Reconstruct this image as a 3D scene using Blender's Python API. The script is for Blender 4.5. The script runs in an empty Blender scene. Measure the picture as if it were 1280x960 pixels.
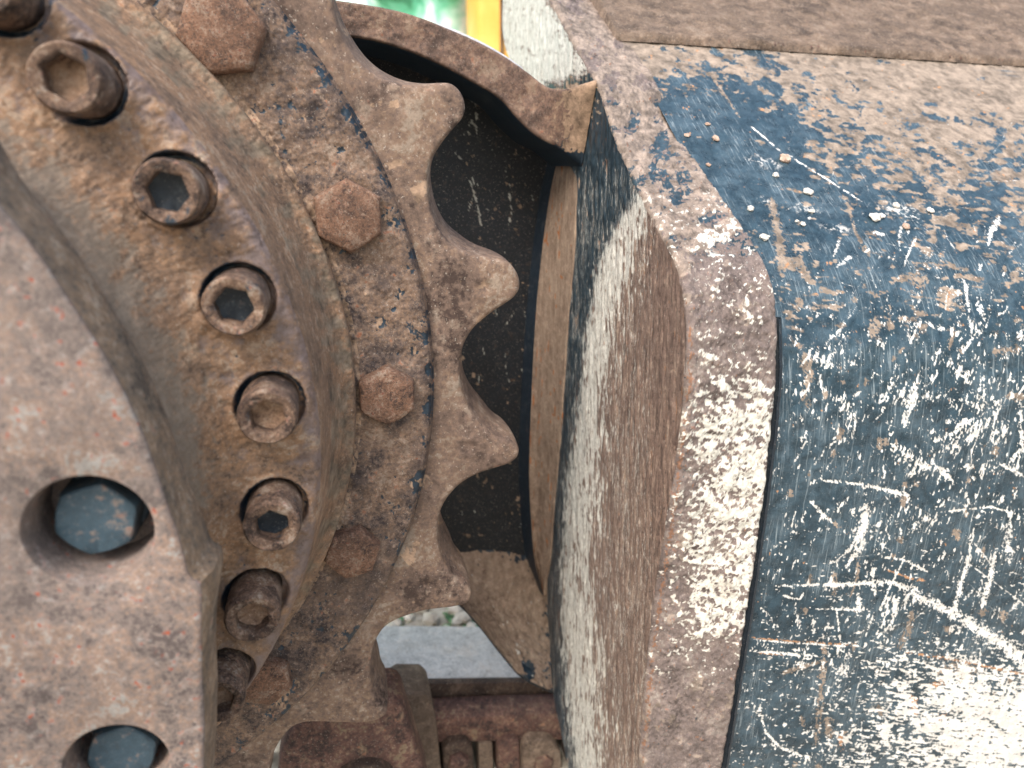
import bpy, bmesh, math, random
import numpy as np
from mathutils import Vector, Matrix

# ------------------------------------------------------------------ camera, sky, sun, exposure
S = bpy.context.scene
COL = S.collection
F_PX, CAM_D, PITCH, YAW = 900.0, 0.45, math.radians(17), math.radians(13.5)
cam_data = bpy.data.cameras.new('camera')
cam = bpy.data.objects.new('camera', cam_data)
COL.objects.link(cam)
cam.location = (0, -CAM_D, 0)
cam.rotation_euler = (math.radians(90) - PITCH, 0, -YAW)
cam_data.sensor_width = 36
cam_data.lens = F_PX / 1280 * 36
cam_data.clip_start = 0.01
cam_data.clip_end = 200
cam_data.dof.use_dof = True
cam_data.dof.focus_distance = 0.47
cam_data.dof.aperture_fstop = 7.0
S.camera = cam

SUN_EL, SUN_AZ = math.radians(52), math.radians(218)      # azimuth clockwise from +Y
w = bpy.data.worlds.new('World')
S.world = w
w.use_nodes = True
wn = w.node_tree
bg = wn.nodes['Background']
sky = wn.nodes.new('ShaderNodeTexSky')
sky.sky_type = 'NISHITA'
sky.sun_disc = False
sky.sun_elevation = SUN_EL
sky.sun_rotation = SUN_AZ
sky.air_density = 1.6
sky.dust_density = 5.0
sky.ozone_density = 1.0
wn.links.new(sky.outputs[0], bg.inputs[0])
bg.inputs[1].default_value = 0.15
sd = bpy.data.lights.new('sun', 'SUN')
sd.energy = 1.4
sd.angle = math.radians(24)
sd.color = (1.0, 0.985, 0.96)
sun = bpy.data.objects.new('sun', sd)
COL.objects.link(sun)
dsun = Vector((math.sin(SUN_AZ) * math.cos(SUN_EL), math.cos(SUN_AZ) * math.cos(SUN_EL), math.sin(SUN_EL)))
sun.rotation_euler = dsun.to_track_quat('Z', 'Y').to_euler()
S.view_settings.view_transform = 'Standard'
S.view_settings.look = 'None'
S.view_settings.gamma = 1
S.view_settings.use_curve_mapping = False
S.view_settings.exposure = 1.0

# ------------------------------------------------------------------ geometry helpers
rng = np.random.default_rng(7)
random.seed(7)


def rot(rx, ry):
    cx, sx, cy, sy = math.cos(rx), math.sin(rx), math.cos(ry), math.sin(ry)
    return np.array([[1, 0, 0], [0, cx, -sx], [0, sx, cx]]) @ np.array([[cy, 0, sy], [0, 1, 0], [-sy, 0, cy]])


M3 = rot(PITCH, -YAW)


def _ray(p):
    p = np.atleast_2d(np.array(p, float))
    return np.c_[(p[:, 0] - 640) / F_PX, (p[:, 1] - 480) / F_PX, np.ones(len(p))] @ M3


def _world(q):          # (right, down, away) measured from the camera -> world
    return np.c_[q[:, 0], q[:, 2] - CAM_D, -q[:, 1]]


def atY(p, h):          # points measured off the photo, on a plane parallel to the sprocket face
    d = _ray(p)
    return _world(d * ((CAM_D + np.asarray(h)) / d[:, 2])[:, None])


def atX(p, X):
    d = _ray(p)
    return _world(d * (X / d[:, 0])[:, None])


def atZ(p, z):
    d = _ray(p)
    return _world(d * (-z / d[:, 1])[:, None])


def toPx(P):
    q = np.stack([P[..., 0], -P[..., 2], P[..., 1] + CAM_D], -1) @ M3.T
    return 640 + F_PX * q[..., 0] / q[..., 2], 480 + F_PX * q[..., 1] / q[..., 2]


def thing(name, label, cat, loc=(0, 0, 0), group=None):
    o = bpy.data.objects.new(name, None)
    COL.objects.link(o)
    o.location = loc
    o.empty_display_size = 0.02
    tag(o, label, cat, group)
    return o


def tag(o, label=None, cat=None, group=None, kind=None):
    if label: o['label'] = label
    if cat: o['category'] = cat
    if group: o['group'] = group
    if kind: o['kind'] = kind
    return o


def link(name, me, mat=None, parent=None):
    if 'wear' not in me.attributes:
        at = me.attributes.new('wear', 'FLOAT_COLOR', 'POINT')
        at.data.foreach_set('color', np.zeros(len(me.vertices) * 4, np.float32))
    o = bpy.data.objects.new(name, me)
    COL.objects.link(o)
    if mat: me.materials.append(mat)
    if parent:
        o.parent = parent
    return o


def place(o, parent, loc=None):
    """parent without moving: parents are empties with plain translation"""
    o.parent = parent
    o.location = Vector(loc or (0, 0, 0)) - parent.location
    return o


def grid(name, P, mat, parent=None, mask=None, smooth=True, wrap=False, flip=False):
    """P: n x m x 3 world points. mask: n x m x 4 wear attribute (R pale, G tan, B orange, A navy)"""
    n, m = P.shape[:2]
    idx = np.arange(n * m).reshape(n, m)
    if wrap:
        nx = np.roll(idx, -1, 0)
        a, b, c, d = idx[:, :-1], nx[:, :-1], nx[:, 1:], idx[:, 1:]
    else:
        a, b, c, d = idx[:-1, :-1], idx[1:, :-1], idx[1:, 1:], idx[:-1, 1:]
    q = np.stack([a, b, c, d], -1).reshape(-1, 4)
    if flip: q = q[:, ::-1]
    me = bpy.data.meshes.new(name)
    me.vertices.add(n * m)
    off = np.array(parent.location) if parent else np.zeros(3)
    me.vertices.foreach_set('co', (P.reshape(-1, 3) - off).astype(np.float32).ravel())
    me.loops.add(len(q) * 4)
    me.loops.foreach_set('vertex_index', q.astype(np.int32).ravel())
    me.polygons.add(len(q))
    me.polygons.foreach_set('loop_start', np.arange(0, len(q) * 4, 4, dtype=np.int32))
    me.update(calc_edges=True)
    me.polygons.foreach_set('use_smooth', np.full(len(q), smooth))
    if mask is not None:
        at = me.attributes.new('wear', 'FLOAT_COLOR', 'POINT')
        at.data.foreach_set('color', np.clip(mask, 0, 1).reshape(-1, 4).astype(np.float32).ravel())
    me.update()
    o = link(name, me, mat)
    if parent: o.parent = parent
    return o


def bm_obj(name, bm, mat, parent=None, smooth=None, recalc=True):
    if recalc: bmesh.ops.recalc_face_normals(bm, faces=bm.faces)
    me = bpy.data.meshes.new(name)
    bm.to_mesh(me)
    bm.free()
    if parent:
        me.transform(Matrix.Translation(-parent.location))
    o = link(name, me, mat)
    if parent: o.parent = parent
    if smooth:
        for p in me.polygons: p.use_smooth = True
        me.set_sharp_from_angle(angle=math.radians(smooth))
    return o


def smooth_line(p, it=2, closed=False):
    p = np.array(p, float)
    for _ in range(it):
        if closed:
            q = np.roll(p, -1, 0)
            p = np.stack([.75 * p + .25 * q, .25 * p + .75 * q], 1).reshape(-1, p.shape[1])
        else:
            a, b = p[:-1], p[1:]
            p = np.concatenate([p[:1], np.stack([.75 * a + .25 * b, .25 * a + .75 * b], 1).reshape(-1, p.shape[1]), p[-1:]])
    return p


def resample(p, n):
    s = np.r_[0, np.cumsum(np.linalg.norm(np.diff(p, axis=0), axis=1))]
    t = np.linspace(0, s[-1], n)
    return np.stack([np.interp(t, s, p[:, k]) for k in range(p.shape[1])], 1)


def box_bm(bm, lo, hi, bevel=0.0, seg=2, jit=0.0):
    v = [bm.verts.new((x, y, z)) for x in (lo[0], hi[0]) for y in (lo[1], hi[1]) for z in (lo[2], hi[2])]
    fs = [(0, 1, 3, 2), (4, 6, 7, 5), (0, 4, 5, 1), (2, 3, 7, 6), (0, 2, 6, 4), (1, 5, 7, 3)]
    faces = [bm.faces.new([v[i] for i in f]) for f in fs]
    if jit:
        for q in v: q.co += Vector([random.uniform(-jit, jit) for _ in range(3)])
    if bevel:
        es = list({e for f in faces for e in f.edges})
        bmesh.ops.bevel(bm, geom=es, offset=bevel, segments=seg, profile=0.5, affect='EDGES')
    return bm


def box(name, lo, hi, mat, parent=None, bevel=0.003):
    bm = bmesh.new()
    box_bm(bm, lo, hi, bevel)
    return bm_obj(name, bm, mat, parent, smooth=35)


# ------------------------------------------------------------------ wear fields (numpy noise)
PADX, PADY = 220, 260
CW, CH = 1280 + 2 * PADX, 960 + 2 * PADY
_fx = np.fft.rfftfreq(CW)[None, :]
_fy = np.fft.fftfreq(CH)[:, None]


def fnoise(lx, ly=None, ang=0.0, beta=1.6):
    """band noise on the canvas, normalised to unit deviation; lx, ly: grain length in pixels; ang: tilt"""
    ly = ly or lx
    c, s = math.cos(ang), math.sin(ang)
    u = (_fx * c + _fy * s) * lx
    v = (-_fx * s + _fy * c) * ly
    k = (1 + u * u + v * v) ** (-beta)
    n = np.fft.irfft2(np.fft.rfft2(rng.standard_normal((CH, CW))) * k, s=(CH, CW))
    return ((n - n.mean()) / n.std()).astype(np.float32)


YY, XX = np.mgrid[0:CH, 0:CW].astype(np.float32)
XX -= PADX
YY -= PADY


def sst(a, lo, hi):
    t = np.clip((a - lo) / (hi - lo), 0, 1)
    return t * t * (3 - 2 * t)


def blob(cx, cy, rx, ry, ang=0.0):
    c, s = math.cos(ang), math.sin(ang)
    u = ((XX - cx) * c + (YY - cy) * s) / rx
    v = (-(XX - cx) * s + (YY - cy) * c) / ry
    return np.exp(-(u * u + v * v))


def sample(C, px, py):
    x = np.clip(px + PADX, 0, CW - 1.01)
    y = np.clip(py + PADY, 0, CH - 1.01)
    x0, y0 = x.astype(int), y.astype(int)
    fx, fy = x - x0, y - y0
    return (C[y0, x0] * (1 - fx) * (1 - fy) + C[y0, x0 + 1] * fx * (1 - fy) + C[y0 + 1, x0] * (1 - fx) * fy + C[y0 + 1, x0 + 1] * fx * fy)


N_fine = fnoise(1.6, beta=1.2)
N_mid = fnoise(6)
N_big = fnoise(28)
N_huge = fnoise(90)


def stroke(C, pts, w0, w1=None, val=1.0, rough=.8, brk=0.0):
    pts = np.array(pts, float)
    w1 = w0 if w1 is None else w1
    seg = np.linalg.norm(np.diff(pts, axis=0), axis=1)
    L = seg.sum()
    acc = 0
    for k in range(len(seg)):
        a, b = pts[k], pts[k + 1]
        wm = max(w0, w1) * 1.5 + 3
        x0, x1 = int(min(a[0], b[0]) - wm + PADX), int(max(a[0], b[0]) + wm + PADX) + 1
        y0, y1 = int(min(a[1], b[1]) - wm + PADY), int(max(a[1], b[1]) + wm + PADY) + 1
        x0, y0 = max(x0, 0), max(y0, 0)
        x1, y1 = min(x1, CW), min(y1, CH)
        if x1 <= x0 or y1 <= y0:
            acc += seg[k]
            continue
        X, Y = XX[y0:y1, x0:x1], YY[y0:y1, x0:x1]
        d = b - a
        t = np.clip(((X - a[0]) * d[0] + (Y - a[1]) * d[1]) / (seg[k] ** 2 + 1e-9), 0, 1)
        dist = np.hypot(X - a[0] - t * d[0], Y - a[1] - t * d[1])
        g = (acc + t * seg[k]) / L
        wd = (w0 + (w1 - w0) * g) * .5 * (1 + rough * .5 * N_fine[y0:y1, x0:x1])
        taper = np.minimum(1, np.minimum(g, 1 - g) * 8 + .35)
        m = np.clip(wd * taper - dist + .5, 0, 1) * val
        if brk: m = m * sst(N_mid[y0:y1, x0:x1] + .6 * N_fine[y0:y1, x0:x1], -1.5 + brk * 1.5, -1 + brk * 1.5)
        C[y0:y1, x0:x1] = np.maximum(C[y0:y1, x0:x1], m)
        acc += seg[k]


def zeros(): return np.zeros((CH, CW), np.float32)


# ------------------------------------------------------------------ materials
class NT:
    def __init__(s, name):
        s.m = bpy.data.materials.new(name)
        s.m.use_nodes = True
        s.t = s.m.node_tree
        s.t.nodes.clear()
        s.out = s.n('ShaderNodeOutputMaterial')
        s.b = s.n('ShaderNodeBsdfPrincipled')
        s.l(s.b.outputs[0], s.out.inputs[0])

    def n(s, ty, **kw):
        nd = s.t.nodes.new(ty)
        for k, v in kw.items(): setattr(nd, k, v)
        return nd

    def l(s, a, b): s.t.links.new(a, b)

    def put(s, sock, v):
        if hasattr(v, 'links') or isinstance(v, bpy.types.NodeSocket): s.l(v, sock)
        else: sock.default_value = v

    def math(s, op, a, b=0.0, clamp=False):
        nd = s.n('ShaderNodeMath', operation=op, use_clamp=clamp)
        s.put(nd.inputs[0], a)
        s.put(nd.inputs[1], b)
        return nd.outputs[0]

    def noise(s, vec, scale, detail=6, rough=.6, dist=0.0):
        nd = s.n('ShaderNodeTexNoise')
        s.l(vec, nd.inputs['Vector'])
        nd.inputs['Scale'].default_value = scale
        nd.inputs['Detail'].default_value = detail
        nd.inputs['Roughness'].default_value = rough
        nd.inputs['Distortion'].default_value = dist
        return nd.outputs[0]

    def step(s, v, lo, hi):
        nd = s.n('ShaderNodeMapRange', interpolation_type='SMOOTHSTEP')
        s.put(nd.inputs[0], v)
        nd.inputs[1].default_value = lo
        nd.inputs[2].default_value = hi
        return nd.outputs[0]

    def mix(s, f, a, b, mode='MIX'):
        nd = s.n('ShaderNodeMix', data_type='RGBA', blend_type=mode)
        s.put(nd.inputs[0], f)
        for sk, v in ((nd.inputs[6], a), (nd.inputs[7], b)):
            if isinstance(v, tuple): sk.default_value = (*v[:3], 1)
            else: s.l(v, sk)
        return nd.outputs[2]

    def mixf(s, f, a, b):
        nd = s.n('ShaderNodeMix', data_type='FLOAT')
        s.put(nd.inputs[0], f)
        s.put(nd.inputs[2], a)
        s.put(nd.inputs[3], b)
        return nd.outputs[0]

    def ramp(s, v, stops):
        nd = s.n('ShaderNodeValToRGB')
        s.l(v, nd.inputs[0])
        e = nd.color_ramp.elements
        while len(e) < len(stops): e.new(.5)
        for k, (p, c) in enumerate(stops):
            e[k].position = p
            e[k].color = (*c, 1)
        return nd.outputs[0]


def srgb(r, g, b):
    f = lambda c: (c / 255 / 12.92) if c / 255 <= .04045 else ((c / 255 + .055) / 1.055) ** 2.4
    return (f(r), f(g), f(b))


NAVY = (.014, .026, .040)
PALE = (.72, .70, .64)
TAN = (.33, .225, .155)
ORANGE = (.36, .13, .045)


def metal(name, stops, scale=45, stretch=(1, 1, 1), detail=9, pit=.5, blot=.5, blotcol=(.30, .085, .04), pale=PALE, tan=TAN, orange=ORANGE,
          navy=NAVY, bump=.35, rough=.78, paint_rough=.34, auto_navy=0.0, auto_pale=0.0, jitter=True, edge=.25, film=0.0, bump_d=.0012,
          grit=0.0, specks=.5, soft=.10, pvar=.6, scratch=0.0, grain=.5):
    """weathered steel: rusty ramp below, then layers of navy paint, tan dirt, orange rust and pale bare patches steered by 'wear'"""
    q = NT(name)
    tc = q.n('ShaderNodeTexCoord')
    oi = q.n('ShaderNodeObjectInfo')
    vm = q.n('ShaderNodeVectorMath', operation='SCALE')
    comb = q.n('ShaderNodeCombineXYZ')
    for k in range(3): q.l(oi.outputs['Random'], comb.inputs[k])
    q.l(comb.outputs[0], vm.inputs[0])
    vm.inputs['Scale'].default_value = 3.0 if jitter else 0.0
    ad = q.n('ShaderNodeVectorMath', operation='ADD')
    q.l(tc.outputs['Object'], ad.inputs[0])
    q.l(vm.outputs[0], ad.inputs[1])
    mp = q.n('ShaderNodeMapping')
    q.l(ad.outputs[0], mp.inputs[0])
    mp.inputs['Scale'].default_value = stretch
    V, V0 = mp.outputs[0], ad.outputs[0]
    n1 = q.noise(V, scale, detail, .68, .25)
    n2 = q.noise(V0, scale * .33, 5, .6, .4)
    n3 = q.noise(V, scale * 9, 6, .65)
    n4 = q.noise(V0, scale * 3.1, 6, .62, .3)
    n5 = q.noise(V0, scale * 22, 3, .6)
    v = q.math('ADD', q.math('MULTIPLY', n1, .62), q.math('MULTIPLY', n3, .38))
    col = q.ramp(v, stops)
    # broad tone drift
    col = q.mix(q.math('MULTIPLY', q.step(n2, .38, .66), .55), col, stops[1][1])
    col = q.mix(q.math('MULTIPLY', q.step(n4, .55, .68), .55), col, stops[-1][1])
    # rusty blotches and dark pits
    bl = q.step(q.math('ADD', q.math('MULTIPLY', n4, .6), q.math('MULTIPLY', q.noise(V0, scale * 6.3, 5, .6), .4)), .60 - .03 * blot, .66)
    col = q.mix(q.math('MULTIPLY', bl, blot), col, blotcol)
    pits = q.step(q.noise(V0, scale * 11, 4, .7), .57, .65)
    col = q.mix(q.math('MULTIPLY', pits, pit), col, (.028, .020, .019))
    pits2 = q.step(q.noise(V0, scale * 4.3, 5, .62), .58, .63)
    col = q.mix(q.math('MULTIPLY', pits2, pit * .55), col, (.055, .026, .020))
    sp = q.step(n5, .62, .70)
    col = q.mix(q.math('MULTIPLY', sp, specks), col, (.62, .54, .46))
    gr = q.math('ADD', q.math('MULTIPLY', q.noise(V0, scale * 17, 5, .75), .55), q.math('MULTIPLY', n4, .45))
    grc = q.ramp(gr, [(.38, (1 - grain, 1 - grain, 1 - grain)), (.62, (1 + .0, 1, 1))])
    at = q.n('ShaderNodeAttribute', attribute_name='wear')
    sc = q.n('ShaderNodeSeparateColor')
    q.l(at.outputs['Color'], sc.inputs[0])

    wob = q.math('MULTIPLY', q.math('SUBTRACT', q.math('ADD', q.math('MULTIPLY', q.noise(V, scale * 5, 6, .7), .6), q.math('MULTIPLY', q.noise(V, scale * 16, 4, .7), .4)), .5), 2.6)

    def lay(src):
        x = q.math('ADD', src, q.math('MULTIPLY', wob, edge))
        g = q.step(src, .0, .10)
        return q.math('MULTIPLY', q.step(x, .5 - soft, .5 + soft), g)
    mn = lay(at.outputs['Alpha'])
    if auto_navy:
        an = q.step(q.math('ADD', q.math('MULTIPLY', q.noise(V0, scale * .8, 8, .7, .6), .8), q.math('MULTIPLY', n3, .2)), .60 - auto_navy * .1, .625 - auto_navy * .1)
        mn = q.math('MAXIMUM', mn, an)
    ncol = q.mix(q.step(n4, .35, .65), navy, tuple(c * 1.5 + .004 for c in navy))
    if film:
        ncol = q.mix(q.math('MULTIPLY', q.step(q.noise(V0, scale * .7, 9, .75), .42, .72), film), ncol, (.13, .19, .235))
        ncol = q.mix(q.math('MULTIPLY', q.step(n5, .58, .75), film * .6), ncol, (.30, .36, .38))
    if scratch:
        for ax, sx, sz, lo in ((.30, 700, 26, .60), (-.12, 620, 30, .62), (1.45, 800, 22, .61), (.9, 640, 34, .63), (1.9, 500, 20, .64)):
            m2 = q.n('ShaderNodeMapping')
            q.l(V0, m2.inputs[0])
            m2.inputs['Rotation'].default_value = (0, ax, 0)
            m2.inputs['Scale'].default_value = (sx, 60, sz)
            sk = q.step(q.noise(m2.outputs[0], 1.0, 3, .55), lo, lo + .07)
            sk = q.math('MULTIPLY', sk, q.step(q.noise(V0, scale * .5 + sx * .01, 3, .6), .42, .62))
            ncol = q.mix(q.math('MULTIPLY', sk, scratch), ncol, (.34, .40, .43))
    col = q.mix(mn, col, ncol)
    mt = lay(sc.outputs[1])
    col = q.mix(mt, col, q.ramp(q.math('ADD', q.math('MULTIPLY', n4, .5), q.math('MULTIPLY', n1, .5)), [(.40, tuple(c * .55 for c in tan)), (.50, tan), (.60, tuple(c * 1.35 for c in tan))]))
    mo = lay(sc.outputs[2])
    col = q.mix(mo, col, q.mix(n4, tuple(c * .7 for c in orange), tuple(min(1, c * 1.35) for c in orange)))
    mp_ = lay(sc.outputs[0])
    if auto_pale:
        mp_ = q.math('MAXIMUM', mp_, q.step(q.math('ADD', q.math('MULTIPLY', q.noise(V0, scale * 1.3, 8, .72, .5), .7), q.math('MULTIPLY', n3, .3)), .62 - auto_pale * .1, .66 - auto_pale * .1))
    pcol = q.mix(n4, tuple(c * .85 for c in pale), tuple(min(.85, c * 1.12) for c in pale))
    pcol = q.mix(q.math('MULTIPLY', q.step(q.noise(V0, scale * 1.7, 7, .7), .50, .62), pvar), pcol, tuple(c * k for c, k in zip(pale, (.62, .55, .50))))
    pcol = q.mix(q.math('MULTIPLY', q.step(n3, .56, .64), pvar), pcol, tuple(c * k for c, k in zip(pale, (.45, .36, .30))))
    col = q.mix(mp_, col, pcol)
    col = q.mix(.85, col, grc, 'MULTIPLY')
    q.l(col, q.b.inputs['Base Color'])
    r = q.mixf(mn, q.math('ADD', rough - .1, q.math('MULTIPLY', n3, .3)), q.math('ADD', paint_rough - .08, q.math('MULTIPLY', n4, .25)))
    r = q.mixf(mt, r, .85)
    r = q.mixf(mo, r, .85)
    r = q.mixf(mp_, r, .5)
    q.l(r, q.b.inputs['Roughness'])
    q.b.inputs['Specular IOR Level'].default_value = .4
    h = q.math('ADD', q.math('MULTIPLY', v, 1.0), q.math('MULTIPLY', n5, .12 + grit))
    h = q.math('SUBTRACT', h, q.math('MULTIPLY', pits, .10 * pit))
    flat = q.math('MULTIPLY', h, q.math('SUBTRACT', 1.0, q.math('MULTIPLY', mn, .85)))
    hh = q.math('ADD', flat, q.math('MULTIPLY', mn, .52))
    hh = q.math('SUBTRACT', hh, q.math('MULTIPLY', q.math('MULTIPLY', mp_, mn), .08))
    bp = q.n('ShaderNodeBump')
    bp.inputs['Strength'].default_value = bump
    bp.inputs['Distance'].default_value = bump_d
    q.l(hh, bp.inputs['Height'])
    q.l(bp.outputs[0], q.b.inputs['Normal'])
    return q.m


def simple(name, c1, c2, scale, rough=.8, bump=.3, detail=6):
    q = NT(name)
    tc = q.n('ShaderNodeTexCoord')
    oi = q.n('ShaderNodeObjectInfo')
    ad = q.n('ShaderNodeVectorMath', operation='ADD')
    q.l(tc.outputs['Object'], ad.inputs[0])
    q.l(oi.outputs['Random'], ad.inputs[1])
    n = q.noise(ad.outputs[0], scale, detail, .65)
    q.l(q.mix(q.step(n, .35, .65), c1, c2), q.b.inputs['Base Color'])
    q.b.inputs['Roughness'].default_value = rough
    bp = q.n('ShaderNodeBump')
    bp.inputs['Strength'].default_value = bump
    bp.inputs['Distance'].default_value = .002
    q.l(n, bp.inputs['Height'])
    q.l(bp.outputs[0], q.b.inputs['Normal'])
    return q.m


def tone(c, sat=.76, gain=.80):
    l = .3 * c[0] + .59 * c[1] + .11 * c[2]
    return tuple(max(0, (l + (v - l) * sat) * gain) for v in c)


def st(*cols, lo=.41, hi=.59, sat=.90):
    n = len(cols)
    return [(lo + (hi - lo) * k / (n - 1), tone(srgb(*c), sat)) for k, c in enumerate(cols)]


M_ring = metal('rust_bolt_ring', st((62, 52, 54), (110, 90, 80), (136, 110, 92), (158, 122, 94), (176, 150, 128), sat=.8), scale=48, blot=.6, blotcol=srgb(150, 84, 50), auto_navy=-.15, bump=.16)
M_tooth = metal('rust_toothed_rim', st((78, 58, 50), (122, 98, 84), (144, 116, 98), (158, 124, 98), (180, 158, 136), sat=.8), scale=26, blot=.35, blotcol=srgb(140, 82, 62), pit=.35, bump=.22)
M_hub = metal('rust_hub', st((104, 80, 62), (146, 114, 88), (166, 126, 92), (180, 134, 92), (194, 166, 138), sat=.8), scale=42, blot=.45, blotcol=srgb(160, 92, 45), grit=.12, bump=.22, grain=.35, pale=tone(srgb(142, 118, 110)), tan=tone(srgb(142, 122, 98)), orange=tone(srgb(148, 128, 108)), edge=.5, soft=.2)
M_neck = metal('rust_hub_neck', st((92, 80, 70), (138, 120, 102), (156, 130, 106), (172, 138, 106), (188, 168, 146)), scale=40, blot=.35, pit=.6, bump=.3)
M_cap = metal('rust_socket_bolt', st((48, 36, 32), (92, 70, 58), (130, 102, 84), (148, 114, 88), (182, 162, 144)), scale=85, blot=.7, blotcol=srgb(135, 66, 48), bump=.6, auto_navy=.02)
M_hex = metal('rust_hex_bolt', st((74, 52, 44), (124, 88, 66), (150, 102, 70), (162, 114, 82), (178, 150, 126), sat=.75), scale=80, blot=.8, blotcol=srgb(112, 56, 38), pit=.9, bump=.5, bump_d=.002)
M_cover = metal('rust_cover', st((104, 92, 90), (140, 126, 120), (150, 132, 124), (172, 140, 120), (176, 172, 168), lo=.42, hi=.59), scale=52, blot=1.15, blotcol=srgb(150, 74, 52), pit=.35, bump=.3)
M_coverbolt = metal('painted_bolt', st((40, 62, 78), (60, 86, 102), (66, 92, 108), (74, 100, 116), (160, 134, 116), lo=.3, hi=.75), scale=60, blot=.2, pit=.2, specks=.2, bump=.2, rough=.5)
M_navy = metal('navy_paint', st((24, 36, 48), (30, 44, 58), (34, 50, 64), (36, 52, 66), (74, 84, 90), lo=.3, hi=.8), scale=60, blot=.15, pit=.2, bump=.25, rough=.42, specks=.3)
M_dust = metal('dust_fill', st((110, 80, 62), (160, 124, 98), (180, 142, 112), (188, 152, 122), (205, 175, 150)), scale=120, blot=.4, bump=.5)
M_shell = metal('frame_shell_paint', st((24, 42, 58), (30, 50, 68), (34, 56, 74), (38, 60, 78), (44, 66, 84)), scale=40, blot=0, pit=0, specks=.0, film=.5, pale=(.82, .79, .74), tan=(.255, .205, .165), navy=(.017, .037, .053),
                orange=(.40, .22, .12), bump=.10, rough=.36, paint_rough=.26, edge=.6, jitter=False, soft=.30, pvar=.22, scratch=.42, grain=.35)
M_mud = metal('dried_mud_plate', st((78, 64, 54), (112, 94, 80), (130, 110, 94), (140, 116, 98), (158, 138, 120)), scale=36, stretch=(1, 1.6, 1.6), blot=.5, blotcol=srgb(110, 74, 56), pit=.4, bump=.3)
M_rim = metal('end_flange_rim', st((88, 76, 72), (124, 110, 106), (140, 124, 120), (150, 132, 124), (170, 158, 150)), scale=40, blot=.35, blotcol=srgb(165, 92, 58), pit=.3, pale=(.82, .78, .70), tan=(.27, .215, .18),
              orange=(.24, .13, .085), bump=.22, edge=.5, pvar=.35, navy=(.02, .04, .055), film=.3, soft=.2)
M_side = metal('brushed_side', st((84, 68, 60), (126, 104, 94), (144, 118, 106), (158, 130, 114), (188, 166, 148)), scale=44, stretch=(7, 7, .8), blot=.4, blotcol=srgb(150, 86, 52), pit=.7, pale=(.78, .76, .70), tan=(.36, .27, .20),
               orange=(.28, .15, .085), bump=.3, edge=.95, navy=(.018, .032, .044), film=.12, soft=.14, pvar=.2)
M_inner = metal('inner_strip', st((122, 96, 78), (160, 134, 114), (172, 146, 124), (182, 154, 130), (192, 170, 148)), scale=36, stretch=(4, 4, 1), blot=.35, blotcol=srgb(140, 86, 56), pit=.3, bump=.15, edge=.6)
M_dark = metal('panel_paint_and_shade', st((14, 18, 24), (18, 24, 32), (20, 28, 38), (22, 30, 40), (50, 52, 52), lo=.3, hi=.8), scale=34, blot=.5, blotcol=srgb(96, 68, 48), pit=.2, pale=(.40, .40, .36), tan=(.24, .17, .12), bump=.2, rough=.5)  # paint taken near black to carry the shade inside the guard
M_arch = metal('rust_arch', st((84, 66, 58), (116, 92, 80), (134, 106, 92), (150, 116, 96), (168, 142, 120)), scale=46, blot=.5, pit=.7, bump=.2)
M_grey = metal('skylit_grey_paint', st((160, 158, 160), (215, 217, 222), (230, 232, 238), (238, 240, 244), (225, 215, 205)), scale=40, blot=.15, pit=.3, bump=.15, rough=.6)  # near white: sky light put into the grey paint
M_shoe = metal('worn_shoe', st((205, 202, 198), (240, 238, 234), (246, 244, 240), (250, 246, 240), (250, 240, 228)), scale=22, blot=.12, pit=.3, bump=.15, rough=.6)
M_link = metal('rust_link', st((58, 44, 42), (92, 68, 62), (118, 84, 74), (136, 96, 84), (158, 136, 108)), scale=34, blot=.4, pit=.5, bump=.35)
M_linkdark = metal('rust_dark_track', st((48, 38, 34), (74, 58, 50), (86, 68, 58), (96, 76, 64), (120, 100, 86)), scale=34, blot=.2, pit=.4, bump=.3)
M_pebble = simple('pale_pebble', (.42, .39, .35), (.66, .64, .60), 300, .8)
M_pebble2 = simple('brown_pebble', (.30, .20, .15), (.48, .37, .30), 300, .85)

# ------------------------------------------------------------------ hub and sprocket axis
AX, AV = -0.272, 0.131                 # axis of rotation (right, down) in the plane of the sprocket


def polar(r, th, h):                   # th in image sense (positive downwards)
    return np.stack([AX + r * np.cos(th), h + 0 * th, -(AV + r * np.sin(th))], -1)


def to_polar(P):
    dx, dv = P[..., 0] - AX, -P[..., 2] - AV
    return np.hypot(dx, dv), np.arctan2(dv, dx)


TH = np.concatenate([np.linspace(-math.radians(62), math.radians(62), 900), np.linspace(math.radians(63), math.radians(297), 150)])

# ---- final drive hub
hub = thing('drive_hub', 'rusty round drive hub with a ring of socket head bolts, inside the sprocket', 'hub', (AX, -.05, -AV))
CAPS = [(-32, -28), (80, 97), (208, 240), (292, 384), (334, 523), (340, 660), (315, 775), (271, 878)]
cap_pos = atY(CAPS, -.115)
prof = np.array([(.120, -.136), (.180, -.136), (.194, -.135), (.1975, -.127), (.2015, -.117), (.2065, -.108), (.2130, -.1010), (.2200, -.0965), (.2280, -.0935),
                 (.2525, -.0895), (.2555, -.0870), (.2575, -.081), (.2605, -.055), (.2645, -.034), (.2680, -.0210), (.2715, -.0145), (.2750, -.0130), (.2768, -.0110), (.2775, -.006), (.2768, .001), (.274, .004)])
pr = resample(smooth_line(prof, 2), 230)
TT, RI = np.meshgrid(TH, np.arange(len(pr)), indexing='ij')
Rr, Hh = pr[RI][..., 0], pr[RI][..., 1]
P = polar(Rr, TT, Hh)
mask = np.zeros(P.shape[:2] + (4,), np.float32)
px, py = toPx(P)
nf, nm, nb = sample(N_fine, px, py), sample(N_mid, px, py), sample(N_big, px, py)
face = (Hh < -.084) & (Rr > .21)
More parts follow.
